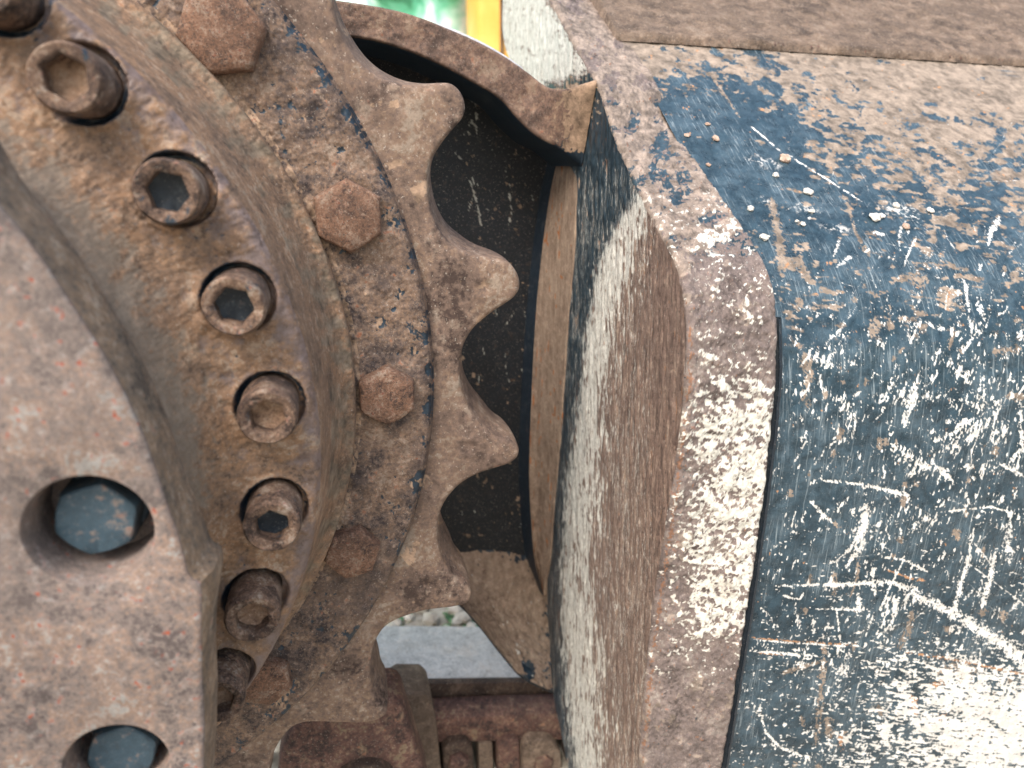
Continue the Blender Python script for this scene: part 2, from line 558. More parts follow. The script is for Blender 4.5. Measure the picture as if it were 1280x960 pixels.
for k, c in enumerate(cap_pos):
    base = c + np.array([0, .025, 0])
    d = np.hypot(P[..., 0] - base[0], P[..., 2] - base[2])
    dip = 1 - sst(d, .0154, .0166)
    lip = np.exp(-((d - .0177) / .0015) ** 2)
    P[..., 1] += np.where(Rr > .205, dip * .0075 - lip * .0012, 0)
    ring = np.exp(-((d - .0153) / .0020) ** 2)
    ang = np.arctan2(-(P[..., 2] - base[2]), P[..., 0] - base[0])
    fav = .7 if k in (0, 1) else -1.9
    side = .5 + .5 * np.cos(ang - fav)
    mask[..., 3] = np.maximum(mask[..., 3], ring * (.30 + .95 * side) + .18 * nm * ring)  # navy crescent towards one side of each bolt recess
# ripple of the casting, and paint remnants
P[..., 1] += np.where(face, .0004 * nb + .0002 * nm, .00025 * nm)
mask[..., 3] = np.maximum(mask[..., 3], np.where(face, sst(nb * .6 + nm * .7 + .3 * nf, 2.0, 2.3), 0))
mask[..., 0] = np.where(Hh < -.083, .26 + .30 * sst(Rr, .238, .254) + .12 * nb - .3 * (Rr < .212), .1 + .1 * nb) * (Rr > .2)
mask[..., 1] = np.where(Rr > .262, .45 + .15 * nb, 0)
mask[..., 2] = np.clip(.42 + (-.1085 - Hh) / .03 + .16 * nb + .1 * nm, 0, .62) * (Hh < -.095)
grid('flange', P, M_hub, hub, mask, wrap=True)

def hexr(t, rot_=0.0):
    a = (t - rot_) % (math.pi / 3) - math.pi / 6
    return math.cos(math.pi / 6) / math.cos(a)


def rough_verts(bm, amp):
    from mathutils import noise
    for v in bm.verts:
        n = noise.noise_vector(v.co * 260) * amp + noise.noise_vector(v.co * 90) * amp
        v.co += n


def cap_mesh(seed):
    """socket head bolt along -Y, head top at y=0, origin at the middle of the top"""
    random.seed(seed)
    bm = bmesh.new()
    N = 60
    rows = []
    so = random.uniform(0, 1)
    Rh, rs = .0137, .0089
    rowsdef = [('c', Rh * .97, .034), ('c', Rh, .024), ('c', Rh * .995, .013), ('c', Rh * 1.005, .006), ('c', Rh, .0028), ('c', Rh * .965, .0010), ('c', Rh * .90, .0), ('c', Rh * .75, .0002), ('m', rs * 1.09, .0004), ('h', rs, .0014), ('h', rs * .98, .006), ('h', rs * .97, .0115), ('c', rs * .3, .0125)]
    for kind, r, y in rowsdef:
        row = []
        for i in range(N):
            t = 2 * math.pi * i / N
            f = 1 if kind == 'c' else (hexr(t, so) if kind == 'h' else .5 + .5 * hexr(t, so))
            row.append(bm.verts.new((r * f * math.cos(t), y, r * f * math.sin(t))))
        rows.append(row)
    for a, b in zip(rows[:-1], rows[1:]):
        for i in range(N):
            bm.faces.new((a[i], a[(i + 1) % N], b[(i + 1) % N], b[i]))
    bm.faces.new(rows[-1])
    bm.verts.index_update()
    rough_verts(bm, .00028)
    return bm


cap_fill = [M_dust, M_dust, M_navy, M_navy, M_dust, M_navy, M_dust, M_dust]
cap_lab = [None, 'socket bolt packed with tan dirt, dark crescent below it', 'socket bolt with blue paint left in its hexagon', 'socket bolt with dark blue paint in its hexagon', 'socket bolt packed with brown dirt',
           'socket bolt with dark crescent round its head', 'heavily corroded socket bolt', 'corroded socket bolt half hidden by the hub cover']
for k, c in enumerate(cap_pos):
    bm = cap_mesh(20 + k)
    o = bm_obj('socket_bolt', bm, M_cap, None, smooth=40)
    o.parent = hub
    o.location = Vector(c) - hub.location
    o.rotation_euler = (random.uniform(-.03, .03), random.uniform(0, 6), random.uniform(-.03, .03))
    if cap_lab[k]: o['label'] = cap_lab[k]
    bm = bmesh.new()
    vs = [bm.verts.new((.0087 * math.cos(t), .0085 + random.uniform(-.0012, .0012) + .001 * math.sin(t + k), .0087 * math.sin(t))) for t in [2 * math.pi * i / 18 for i in range(18)]]
    mid = bm.verts.new((.001, .0105, 0))
    for i in range(18): bm.faces.new((vs[i], vs[(i + 1) % 18], mid))
    q = bm_obj('socket_floor', bm, cap_fill[k], None, smooth=60)
    q.parent = o

# ---- cover plate with deep bolt holes
cov_px = [(-60, 170), (-25, 228), (0, 262), (20, 283), (55, 330), (90, 384), (125, 437), (160, 502), (183, 556), (200, 606), (208, 632), (220, 664), (228, 690), (233, 712), (236, 724), (243, 727), (250, 729), (252, 745), (251, 790), (252, 850), (255, 905), (254, 960), (250, 1040), (235, 1120)]
cov = atY(cov_px, -.17)[:, [0, 2]]
cx0, cz0 = -.285, -AV - .01
left = []
for a in np.linspace(1.2, 1.8 * math.pi - .1, 22):
    pass
ang0 = math.atan2(cov[0][1] - cz0, cov[0][0] - cx0)
ang1 = math.atan2(cov[-1][1] - cz0, cov[-1][0] - cx0) + 2 * math.pi
left = [(cx0 + .205 * math.cos(t), cz0 + .205 * math.sin(t)) for t in np.linspace(ang0, ang1, 26)[1:-1]][::-1]
outline = np.concatenate([cov, np.array(left)])
# centre line order: cov runs downwards, left closes the loop from bottom back to the top
HOLES = [((111, 665), .0228), ((146, 958), .0205), ((-130, 420), .0228)]
hole_c = [atY([c], -.17)[0] for c, r in HOLES]
cover = bmesh.new()


def inset_loop(pts, d):
    p = np.array(pts)
    t = np.roll(p, -1, 0) - np.roll(p, 1, 0)
    t /= np.linalg.norm(t, axis=1)[:, None]
    n = np.stack([t[:, 1], -t[:, 0]], 1)
    c = p.mean(0)
    sgn = np.sign(((c - p) * n).sum(1).mean())
    return p + n * sgn * d


def add_loop(bm, pts, y): return [bm.verts.new((a, y, b)) for a, b in pts]


def bridge(bm, A, B):
    n = len(A)
    for i in range(n): bm.faces.new((A[i], A[(i + 1) % n], B[(i + 1) % n], B[i]))


outline = resample(np.concatenate([outline, outline[:1]]), 360)[:-1]
L_out = [add_loop(cover, inset_loop(outline, d), y) for d, y in ((.0022, -.1702), (.0010, -.1699), (.0002, -.1692), (0, -.168))]
for a, b in zip(L_out[:-1], L_out[1:]): bridge(cover, a, b)
sbm = bmesh.new()
sl_ = []
for d, y in ((.0001, -.1684), (-.0008, -.160), (-.0016, -.150), (-.0016, -.140), (.004, -.132)):
    lp = inset_loop(outline, d)
    nearn = np.exp(-((lp[:, 0] + .0635) / .016) ** 2 - ((lp[:, 1] + .166) / .022) ** 2) * (1 if y > -.165 else 0)
    lp[:, 0] += nearn * .003
    sl_.append(add_loop(sbm, lp, y))
for a, b in zip(sl_[:-1], sl_[1:]): bridge(sbm, a, b)
bm_obj('cover_side', sbm, M_neck, hub, smooth=40)
edges = []
for i in range(len(L_out[0])):
    edges.append(cover.edges.get((L_out[0][i], L_out[0][(i + 1) % len(L_out[0])])))
for hc, (c, r) in zip(hole_c, HOLES):
    N = 64
    loops = []
    for rr, y in ((r + .0018, -.1702), (r + .0007, -.1697), (r, -.168), (r - .0004, -.158), (r - .0006, -.140), (.002, -.1395)):
        loops.append(add_loop(cover, [(hc[0] + rr * math.cos(2 * math.pi * i / N), hc[2] + rr * math.sin(2 * math.pi * i / N)) for i in range(N)], y))
    for a, b in zip(loops[:-1], loops[1:]): bridge(cover, a, b)
    cover.faces.new(loops[-1])
    edges += [cover.edges.get((loops[0][i], loops[0][(i + 1) % N])) for i in range(N)]
bmesh.ops.triangle_fill(cover, edges=edges, use_beauty=True, normal=(0, -1, 0))
co = bm_obj('cover_plate', cover, M_cover, hub, smooth=30)
co['label'] = 'pinkish grey flat cover with round bolt holes and a chipped corner, slightly out of focus'
for k, (bp_, r) in enumerate((((119, 651), .0150), ((152, 944), .0140), ((-122, 405), .015))):
    c = atY([bp_], -.158)[0]
    bm = bmesh.new()
    N = 48
    rows = []
    for kind, rr, y in (('c', r * 1.12, -.1394), ('c', r * 1.12, -.1425), ('c', r * 1.08, -.1432), ('h', r * 1.12, -.1433), ('h', r * 1.12, -.1545), ('m', r * 1.04, -.1572), ('c', r * .93, -.158), ('c', r * .3, -.158)):
        row = []
        for i in range(N):
            t = 2 * math.pi * i / N
            f = 1 if kind == 'c' else (hexr(t, .25 + k) if kind == 'h' else .5 + .5 * hexr(t, .25 + k))
            row.append(bm.verts.new((c[0] + rr * f * math.cos(t), y, c[2] + rr * f * math.sin(t))))
        rows.append(row)
    for a, b in zip(rows[:-1], rows[1:]): bridge(bm, a, b)
    bm.faces.new(rows[-1])
    bm_obj('hex_bolt', bm, M_coverbolt, hub, smooth=35)

# ---- sprocket
spk = thing('drive_sprocket', 'big rusty drive sprocket with worn curved teeth and hexagonal bolts', 'sprocket', (AX, 0, -AV))
rp = np.array([(.262, .004), (.262, .0), (.290, .0), (.3215, .0), (.3245, .0008), (.3265, .003), (.3272, .0075), (.3290, .0105), (.3295, .020)])
rr_ = resample(rp, 170)
TT, RI = np.meshgrid(TH, np.arange(len(rr_)), indexing='ij')
Rr, Hh = rr_[RI][..., 0], rr_[RI][..., 1]
P = polar(Rr, TT, Hh)
px, py = toPx(P)
nf, nm, nb = sample(N_fine, px, py), sample(N_mid, px, py), sample(N_big, px, py)
mask = np.zeros(P.shape[:2] + (4,), np.float32)
crease = sst(Rr, .3190, .3245)
mask[..., 3] = sst(nb * .8 + nm * .5 + crease * 1.35 + .3 * nf, 1.55, 2.0)
mask[..., 1] = np.where(Rr < .281, .55 + .25 * nm, sst(nb * .7 - nm * .4, 1.2, 1.9) * .6)
HEX = [((276, 38), .0232, .06), ((436, 271), .0216, .25), ((484.5, 497), .0198, .23), ((441, 694), .0192, .1), ((331, 856), .019, .3)]
for (c, r, a) in HEX:
    cc = atY([c], -.008)[0]
    d = np.hypot(P[..., 0] - cc[0], P[..., 2] - cc[2])
    P[..., 1] -= .0012 * np.exp(-(np.maximum(d - r, 0) / .006) ** 2)
P[..., 1] += .00018 * nm + .0004 * nb
grid('bolt_ring', P, M_ring, spk, mask, wrap=True)


def hexbolt(center, r, a, height, mat, parent, name='hex_bolt', seed=0, dome=.0016):
    random.seed(seed)
    bm = bmesh.new()
    N = 60
    rows = []
    c = center
    for f_, rr, y in ((1, r * 1.02, height + .003), (1, r * 1.01, height * .45), (.95, r * .99, .0022), (.8, r * .955, .0006), (.5, r * .88, -.0003), (.2, r * .6, -dome * .6), (0, r * .28, -dome)):
        row = []
        for i in range(N):
            t = 2 * math.pi * i / N
            k = (1 - f_) * .93 + f_ * hexr(t, a) * 1.0
            row.append(bm.verts.new((rr * k * math.cos(t), y, rr * k * math.sin(t))))
        rows.append(row)
    for p, q in zip(rows[:-1], rows[1:]): bridge(bm, p, q)
    bm.faces.new(rows[-1])
    rough_verts(bm, .0004)
    o = bm_obj(name, bm, mat, None, smooth=50)
    o.parent = parent
    o.location = Vector(c) - parent.location
    return o


for k, (c, r, a) in enumerate(HEX):
    o = hexbolt(atY([c], -.0095)[0], r, a * math.pi / 3 * 2, .0105, M_hex, spk, seed=k)
    if k == 0: o['label'] = 'hexagonal bolt at the top, flat and orange brown'
    if k == 3: o['label'] = 'corroded hexagonal bolt with its corners rusted round'

# toothed rim: outline traced, teeth out of view continue the same pitch
T = [(412, -40), (412, -18), (416, 0), (420, 22), (430, 50), (447, 75), (472, 95), (501, 105), (526, 106), (551, 103), (563, 102), (574, 110), (581, 122), (583, 137), (580, 147), (565, 163), (551, 180), (540, 196), (535, 216), (535, 237),
     (538, 259), (547, 284), (558, 300), (574, 312), (601, 321), (623, 322), (637, 327), (646, 338), (651, 350), (651, 364), (641, 375), (623, 386), (605, 399), (590, 413), (581, 429), (576, 447), (575, 469), (579, 490), (588, 510), (600, 529),
     (615, 543), (631, 550), (643, 552), (650, 558), (650, 572), (637, 582), (616, 587), (594, 595), (576, 605), (562, 620), (553, 634), (548, 652), (547, 674), (552, 697), (562, 714), (574, 726), (585, 731), (590, 738), (590, 750), (583, 758), (556, 762), (534, 764),
     (516, 769), (494, 777), (480, 786), (472, 798), (466, 812), (463, 834), (464, 856), (470, 874), (480, 884), (486, 888), (483, 896), (469, 904), (448, 906), (412, 904), (380, 904), (365, 910), (353, 924), (344, 938), (337, 960), (335, 985)]
H_T = .012
tw = atY(smooth_line(T, 2), H_T)
rT, thT = to_polar(tw)
i0, i1 = np.argmin(np.abs(smooth_line(T, 2) - np.array([575, 469])).sum(1)), np.argmin(np.abs(smooth_line(T, 2) - np.array([547, 674])).sum(1))
seg_r, seg_t = rT[i0:i1], thT[i0:i1] - thT[i0]
pitch = thT[i1] - thT[i0]
cur_t = thT[-1]
Rs, Ts = list(rT), list(thT)
endt = thT[0] + 2 * math.pi
ncopy = int(round((endt - cur_t) / pitch))
kk = (endt - cur_t) / (ncopy * pitch)
off = rT[-1] - seg_r[0]
for j in range(ncopy):
    for a, b in zip(seg_r[2:-2], seg_t[2:-2]):
        Ts.append(cur_t + (j * pitch + b) * kk)
        Rs.append(a)
line = np.stack([AX + np.array(Rs) * np.cos(Ts), AV + np.array(Rs) * np.sin(Ts)], 1)
line = resample(np.concatenate([line, line[:1]]), 2601)[:-1]
# light smoothing of the closed loop
for _ in range(5): line = .5 * line + .25 * np.roll(line, 1, 0) + .25 * np.roll(line, -1, 0)
tg = np.roll(line, -2, 0) - np.roll(line, 2, 0)
tg /= np.linalg.norm(tg, axis=1)[:, None]
nrm = np.stack([tg[:, 1], -tg[:, 0]], 1)
rad = (line - np.array([AX, AV])) / np.linalg.norm(line - np.array([AX, AV]), axis=1)[:, None]
if (nrm * rad).sum() < 0: nrm = -nrm
curv = np.roll(tg, -6, 0) - np.roll(tg, 6, 0)
conc = np.clip((curv * nrm).sum(1) * 1.8, -1, 1)       # + where the outline is hollow
for _ in range(20): conc = .5 * conc + .25 * np.roll(conc, 1) + .25 * np.roll(conc, -1)
wearf = np.clip((nrm * np.array([.75, -.66])).sum(1), 0, 1) * np.clip(conc * 2.2, 0, 1)
for _ in range(160): wearf = .5 * wearf + .25 * np.roll(wearf, 1) + .25 * np.roll(wearf, -1)
th_l = np.arctan2(line[:, 1] - AV, line[:, 0] - AX)
inner = np.stack([AX + .3255 * np.cos(th_l), AV + .3255 * np.sin(th_l)], 1)
rl = np.hypot(line[:, 0] - AX, line[:, 1] - AV)
B = line - nrm * .0034
for _ in range(14): B = .5 * B + .25 * np.roll(B, 1, 0) + .25 * np.roll(B, -1, 0)
# keep the inset curve outside the inner circle
rb = np.hypot(B[:, 0] - AX, B[:, 1] - AV)
cols = []
lumps = np.interp(np.arange(2600), np.arange(0, 2600, 26), rng.standard_normal(100), period=2600) * .00015
for s in np.linspace(0, 1, 30):
    q = inner * (1 - s) + B * s
    hh = H_T + .0004 - .0010 * math.sin(s * math.pi) - .0003 * s
    cols.append(np.c_[q, np.full(len(q), hh) + lumps * s])
for a in (20, 42, 62, 80):
    a = math.radians(a)
    q = B * (1 - math.sin(a)) + line * math.sin(a)
    cols.append(np.c_[q, H_T + .0001 + .0036 * (1 - math.cos(a)) + lumps])
for s in np.linspace(0.02, 1, 12):
    bulge = .0012 * math.sin(s * math.pi)
    q = line + nrm * (wearf[:, None] * .0105 * s ** .8 + bulge)
    cols.append(np.c_[q, np.full(len(q), H_T + .0040 + .046 * s)])
q = inner * .2 + line * .8
cols.append(np.c_[q, np.full(len(q), H_T + .056)])
cols.append(np.c_[inner, np.full(len(q), H_T + .056)])
cols = np.array(cols).transpose(1, 0, 2)
P = np.stack([cols[..., 0], cols[..., 2], -cols[..., 1]], -1)
px, py = toPx(P)
nm, nb = sample(N_mid, px, py), sample(N_big, px, py)
P[:, 2:34, 1] += .00012 * nb[:, 2:34] + .00005 * nm[:, 2:34]
for c in ((606, 359), (585, 559), (532, 730)):      # casting dimples on the teeth
    cc = atY([c], H_T)[0]
    d = np.hypot((P[..., 0] - cc[0]) / 1.4, P[..., 2] - cc[2])
    P[..., 1] += np.where(Hh.max() > 0, .0009 * np.exp(-(d / .0042) ** 2) - .0004 * np.exp(-((d - .0062) / .002) ** 2), 0)
mask = np.zeros(P.shape[:2] + (4,), np.float32)
rP, tP = to_polar(P)
mask[..., 1] = sst(nb * .8 + nm * .3 - 3 * np.abs(rP - .35), 1.0, 1.9) * .6
mask[..., 3] = sst(nb * .9 + nm * .6 - np.abs(rP - .327) * 260, 1.3, 1.7)
grid('toothed_rim', P, M_tooth, spk, mask, wrap=True)
# unseen disc added behind the sprocket to block light, closes the ring
bk = np.array([(.05, .050), (.325, .050), (.325, .066), (.05, .066)])
TTb, RIb = np.meshgrid(np.linspace(0, 2 * math.pi, 96, endpoint=False), np.arange(4), indexing='ij')
grid('light_block_disc', polar(bk[RIb][..., 0], TTb, bk[RIb][..., 1]), M_tooth, spk, None, wrap=True, smooth=False)

# ------------------------------------------------------------------ track frame: end flange, shell, guard
frame = thing('undercarriage_beam', 'heavy steel track frame, navy paint scratched to bare metal, with a thick rusty end flange', 'track frame', (.2, .0, -.2))
X0, X1 = .200, .262
Lp = [(650, -75), (690, 0), (722, 60), (752, 108), (765, 160), (790, 215), (825, 285), (850, 330), (860, 380), (862, 430), (858, 500), (845, 600), (832, 680), (818, 760), (808, 860), (800, 960), (790, 1060)]
Rp = [(700, -70), (750, 0), (800, 70), (828, 108), (830, 142), (880, 210), (925, 275), (958, 320), (975, 380), (976, 450), (965, 560), (950, 680), (932, 800), (905, 960), (890, 1060)]
NR = 900


def by_py(pts, n=NR, y0=-70, y1=1060):
    p = smooth_line(pts, 2)
    yy = np.linspace(y0, y1, n)
    return np.stack([np.interp(yy, p[:, 1], p[:, 0]), yy], 1)


Lw = resample(atX(by_py(Lp), X0), NR)
Lw = atX(by_py(Lp), X0)
Rw = atX(by_py(Rp), X1)
# match by drop so that the strip stays square to the frame: both indexed by arc length
Lw = resample(smooth_line(atX(Lp, X0), 2), NR)
Rw = resample(smooth_line(atX(Rp, X1), 2), NR)
NS = 150
# strip profile: small rounding at both arrises
P = np.zeros((NR, NS, 3))
tt = np.linspace(0, 1, NS)
dirv = np.zeros((NR, 3))
tg = np.gradient(Lw, axis=0)
tg /= np.linalg.norm(tg, axis=1)[:, None]
outn = np.stack([np.zeros(NR), tg[:, 2], -tg[:, 1]], 1)       # outward normal in the Y-Z plane
if outn[NR // 2, 1] > 0: outn = -outn
for j, t in enumerate(tt):
    base = Lw * (1 - t) + Rw * t
    rnd = 0
    ex = min(t, 1 - t) * .062
    if ex < .0045: rnd = .0045 - math.sqrt(max(0, .0045 ** 2 - (.0045 - ex) ** 2))
    P[:, j] = base - outn * rnd
px, py = toPx(P)
nf, nm, nb, nh = (sample(q, px, py) for q in (N_fine, N_mid, N_big, N_huge))
P += outn[:, None, :] * (.0005 * nb + .0003 * nm)[..., None]
W_ = zeros()
band = lambda lo, hi, s=20: sst(YY, lo - s, lo + s) * (1 - sst(YY, hi - s, hi + s))
blot = fnoise(9, 7, .0, 1.5)
flk = fnoise(3.2, beta=1.3)
hz = fnoise(14, 3, .06, 1.4)
navyR = sst(blot * .6 + hz * .6 + .35 * flk + 1.6 * band(120, 320, 22) + 1.0 * blob(945, 530, 30, 40) + .7 * blob(830, 210, 60, 60) - 1.9 * band(330, 470) + .4 * band(470, 640) - 1.0 * band(640, 1100), 1.15, 1.4)
navyR = navyR * (1 - sst(-YY, -118, -90))
paleR = np.clip(.5 + .42 * (-1.5 + .3 * N_big + blot * .8 + flk * .5 + hz * .45 + 1.85 * band(500, 800, 40) * sst(XX, 835, 870) + .9 * blob(900, 300, 40, 60) + .9 * blob(930, 480, 60, 40) + .1 - 1.2 * blob(858, 470, 12, 260)), 0, .70)
paleR = paleR * sst(YY, 150, 300) * (1 - sst(YY, 830, 900))
tanR = sst(nh * 0 + 0, 1, 2)
tanC = sst(N_big * .7 + blot * .4 + 1.2 * band(-60, 330, 40), .6, 1.2) * .8
orC = sst(flk * .7 + N_mid * .7 + .35 * band(500, 860) + .2 * band(230, 330), 2.05, 2.35)
orEdge = zeros()
stroke(orEdge, [(862, 400), (864, 440), (860, 500), (848, 600), (836, 680), (824, 760), (812, 860), (802, 960)], 5, 4, .9, 1.6, .55)
mask = np.stack([sample(paleR, px, py), sample(tanC, px, py), np.maximum(sample(orC, px, py), sample(orEdge, px, py)), sample(navyR, px, py)], -1)
grid('flange_rim', P, M_rim, frame, mask, flip=True)

# side plate (left face of the flange), seen at a slant, brushed vertically
Fp = [(628, -75), (628, -20), (628, 60), (655, 105), (690, 170), (722, 220), (722, 250), (719, 317), (711, 400), (706, 475), (700, 569), (694, 622), (690, 694), (683, 735), (685, 770), (688, 805), (690, 862), (700, 910), (711, 960), (724, 1060)]
Fw = resample(smooth_line(atX(Fp, X0 + .0), 2), NR)
# index both edges by photo row to keep the brushed grain upright
fpx, fpy = toPx(Fw)
lpx, lpy = toPx(Lw)
rows = np.linspace(-60, 1055, NR)
ins = Lw - outn * .0034
Fa = np.stack([np.interp(rows, fpy, Fw[:, k]) for k in range(3)], 1)
La = np.stack([np.interp(rows, toPx(ins)[1], ins[:, k]) for k in range(3)], 1)
NS = 190
tt = np.linspace(0, 1, NS)[None, :, None]
P = Fa[:, None, :] * (1 - tt) + La[:, None, :] * tt
px, py = toPx(P)
vs = fnoise(2.2, 46, .0, 1.3)
vs2 = fnoise(1.3, 22, .0, 1.2)
b1 = np.interp(YY[:, 0], [0, 120, 200, 250, 290, 330, 420, 500, 600, 700, 800, 900, 960], [770, 800, 812, 795, 768, 752, 736, 726, 712, 704, 706, 714, 722])[:, None]
b2 = np.interp(YY[:, 0], [0, 120, 200, 260, 320, 420, 500, 600, 700, 800, 900, 960], [770, 790, 812, 815, 800, 775, 759, 747, 742, 748, 754, 758])[:, None]
g = fnoise(5, 60, 0, 1.4)
inNavy = b1 - XX
navyS = np.clip(.5 + (inNavy + 6) / 26 + vs * .16 + vs2 * .22, 0, 1)
paleS = np.clip(.40 + (b2 - 5 - XX) / 34 + vs * .16 + vs2 * .32 + .10 * N_big, 0, .62) * np.clip(.9 + (XX - b1) / 14 + .3 * vs2, 0, 1)
paleS = np.maximum(paleS, np.clip(.30 + .1 * vs, 0, .4) * (1 - sst(XX, 800, 850)))
paleS = paleS * sst(YY, 140, 230) * (.8 + .2 * (YY > 0))
orS = .6 * sst(vs + .6 * vs2 + 1.3 * blob(800, 300, 26, 60) + .6 * np.exp(-((XX - b2 - 8) / 12) ** 2), 1.7, 2.1)
# worn grey upper wall, sky light painted in, tan dirt where the guard joins
greySkylit = (1 - sst(YY + .25 * (XX - 700) + 5 * N_mid, 92, 112)) * (1 - sst(XX - .62 * YY, 672, 700))
tanJ = np.clip(blob(712, 128, 30, 24) * 1.7 + blob(688, 168, 16, 26) * 1.3 + .25 * N_mid, 0, 1) * (1 - sst(YY, 190, 214))
tanJ = np.maximum(tanJ, .9 * blob(737, 122, 8, 14, .1))
navyS = navyS * (1 - sst(greySkylit, .3, .6))
navyS = np.maximum(navyS, 0)
paleS = np.maximum(paleS, np.clip(greySkylit * .74 + .10 * N_mid + .06 * vs, 0, 1) * (greySkylit > .15))
mask = np.stack([sample(paleS, px, py), sample(tanJ * sst(tanJ + .2 * vs, .4, .7), px, py), sample(orS * (1 - greySkylit), px, py), sample(navyS, px, py)], -1)
d_in = np.clip(sample(blot, px, py), -2, 2)
P[..., 0] += .0003 * sample(vs, px, py)
grid('side_plate', P, M_side, frame, mask)

# shell: same section a little smaller, running to the right
sp = [(v, h) for v, h in ((-.1078, .2034), (-.088, .1765), (-.060, .1380), (-.030, .0960), (.0029, .0530), (.0357, .0100), (.0652, -.0250), (.098, -.0480), (.135, -.0600), (.178, -.0645), (.2436, -.0632), (.3234, -.0590), (.4443, -.0510), (.55, -.04))]
sp = resample(smooth_line(np.array(sp), 3), 760)
xs = np.concatenate([np.linspace(.255, .62, 520), np.linspace(.63, 1.6, 40)])
P = np.zeros((len(sp), len(xs), 3))
P[..., 0] = xs[None, :]
P[..., 1] = sp[:, 1][:, None]
P[..., 2] = -sp[:, 0][:, None]
# seam drifts a touch lower to the right
P[..., 2] -= np.clip(xs - .26, 0, 1)[None, :] * .02 * np.linspace(1, 0, len(sp))[:, None] ** 1.5
px, py = toPx(P)

bare, tanm, orm, nov = zeros(), zeros(), zeros(), None
s1 = fnoise(1.5, 9, .32, 1.3)
s2 = fnoise(9, 1.3, .10, 1.3)
fl = fnoise(2.4, beta=1.25)
sl = fnoise(4, 12, .35, 1.5)
hx = fnoise(26, 3.2, .10, 1.4)
hx2 = fnoise(10, 2, .06, 1.3)
patch = fnoise(22, 9, .22, 1.5)
# flecks: denser in the middle and right
dens = .25 * blob(1150, 430, 200, 170) + .35 * blob(1250, 600, 150, 200) + .1
bare = np.maximum(bare, sst(fl * .8 + s1 * .55 + dens * 1.6 + .45 * N_big, 2.1, 2.9) * sst(YY, 250, 360))
bare = np.maximum(bare, sst(sl * .8 + s1 * .7 + dens * 2.0 + N_big * .5, 2.1, 2.9) * sst(YY, 330, 420))
# the big rubbed area at the lower right, its glaring reflection painted pale
rub = 2.9 * sst(XX + .25 * (YY - 900) + 26 * N_big, 1030, 1235) * sst(YY - .30 * (XX - 1100) + 10 * N_mid, 768, 835) * (1 - .45 * sst(YY, 925, 990))
rub2 = 1.5 * sst(XX, 960, 1120) * sst(YY, 780, 830)
bare = np.maximum(bare, sst(hx * .75 + hx2 * .75 + .3 * fl + .5 * N_mid + rub + .55 * rub2 - .35, 1.2, 2.6) * sst(YY, 740, 800))
bare = np.maximum(bare, sst(hx2 + s2 * .7 + rub2 * .6, 2.3, 2.6) * sst(YY, 600, 700))
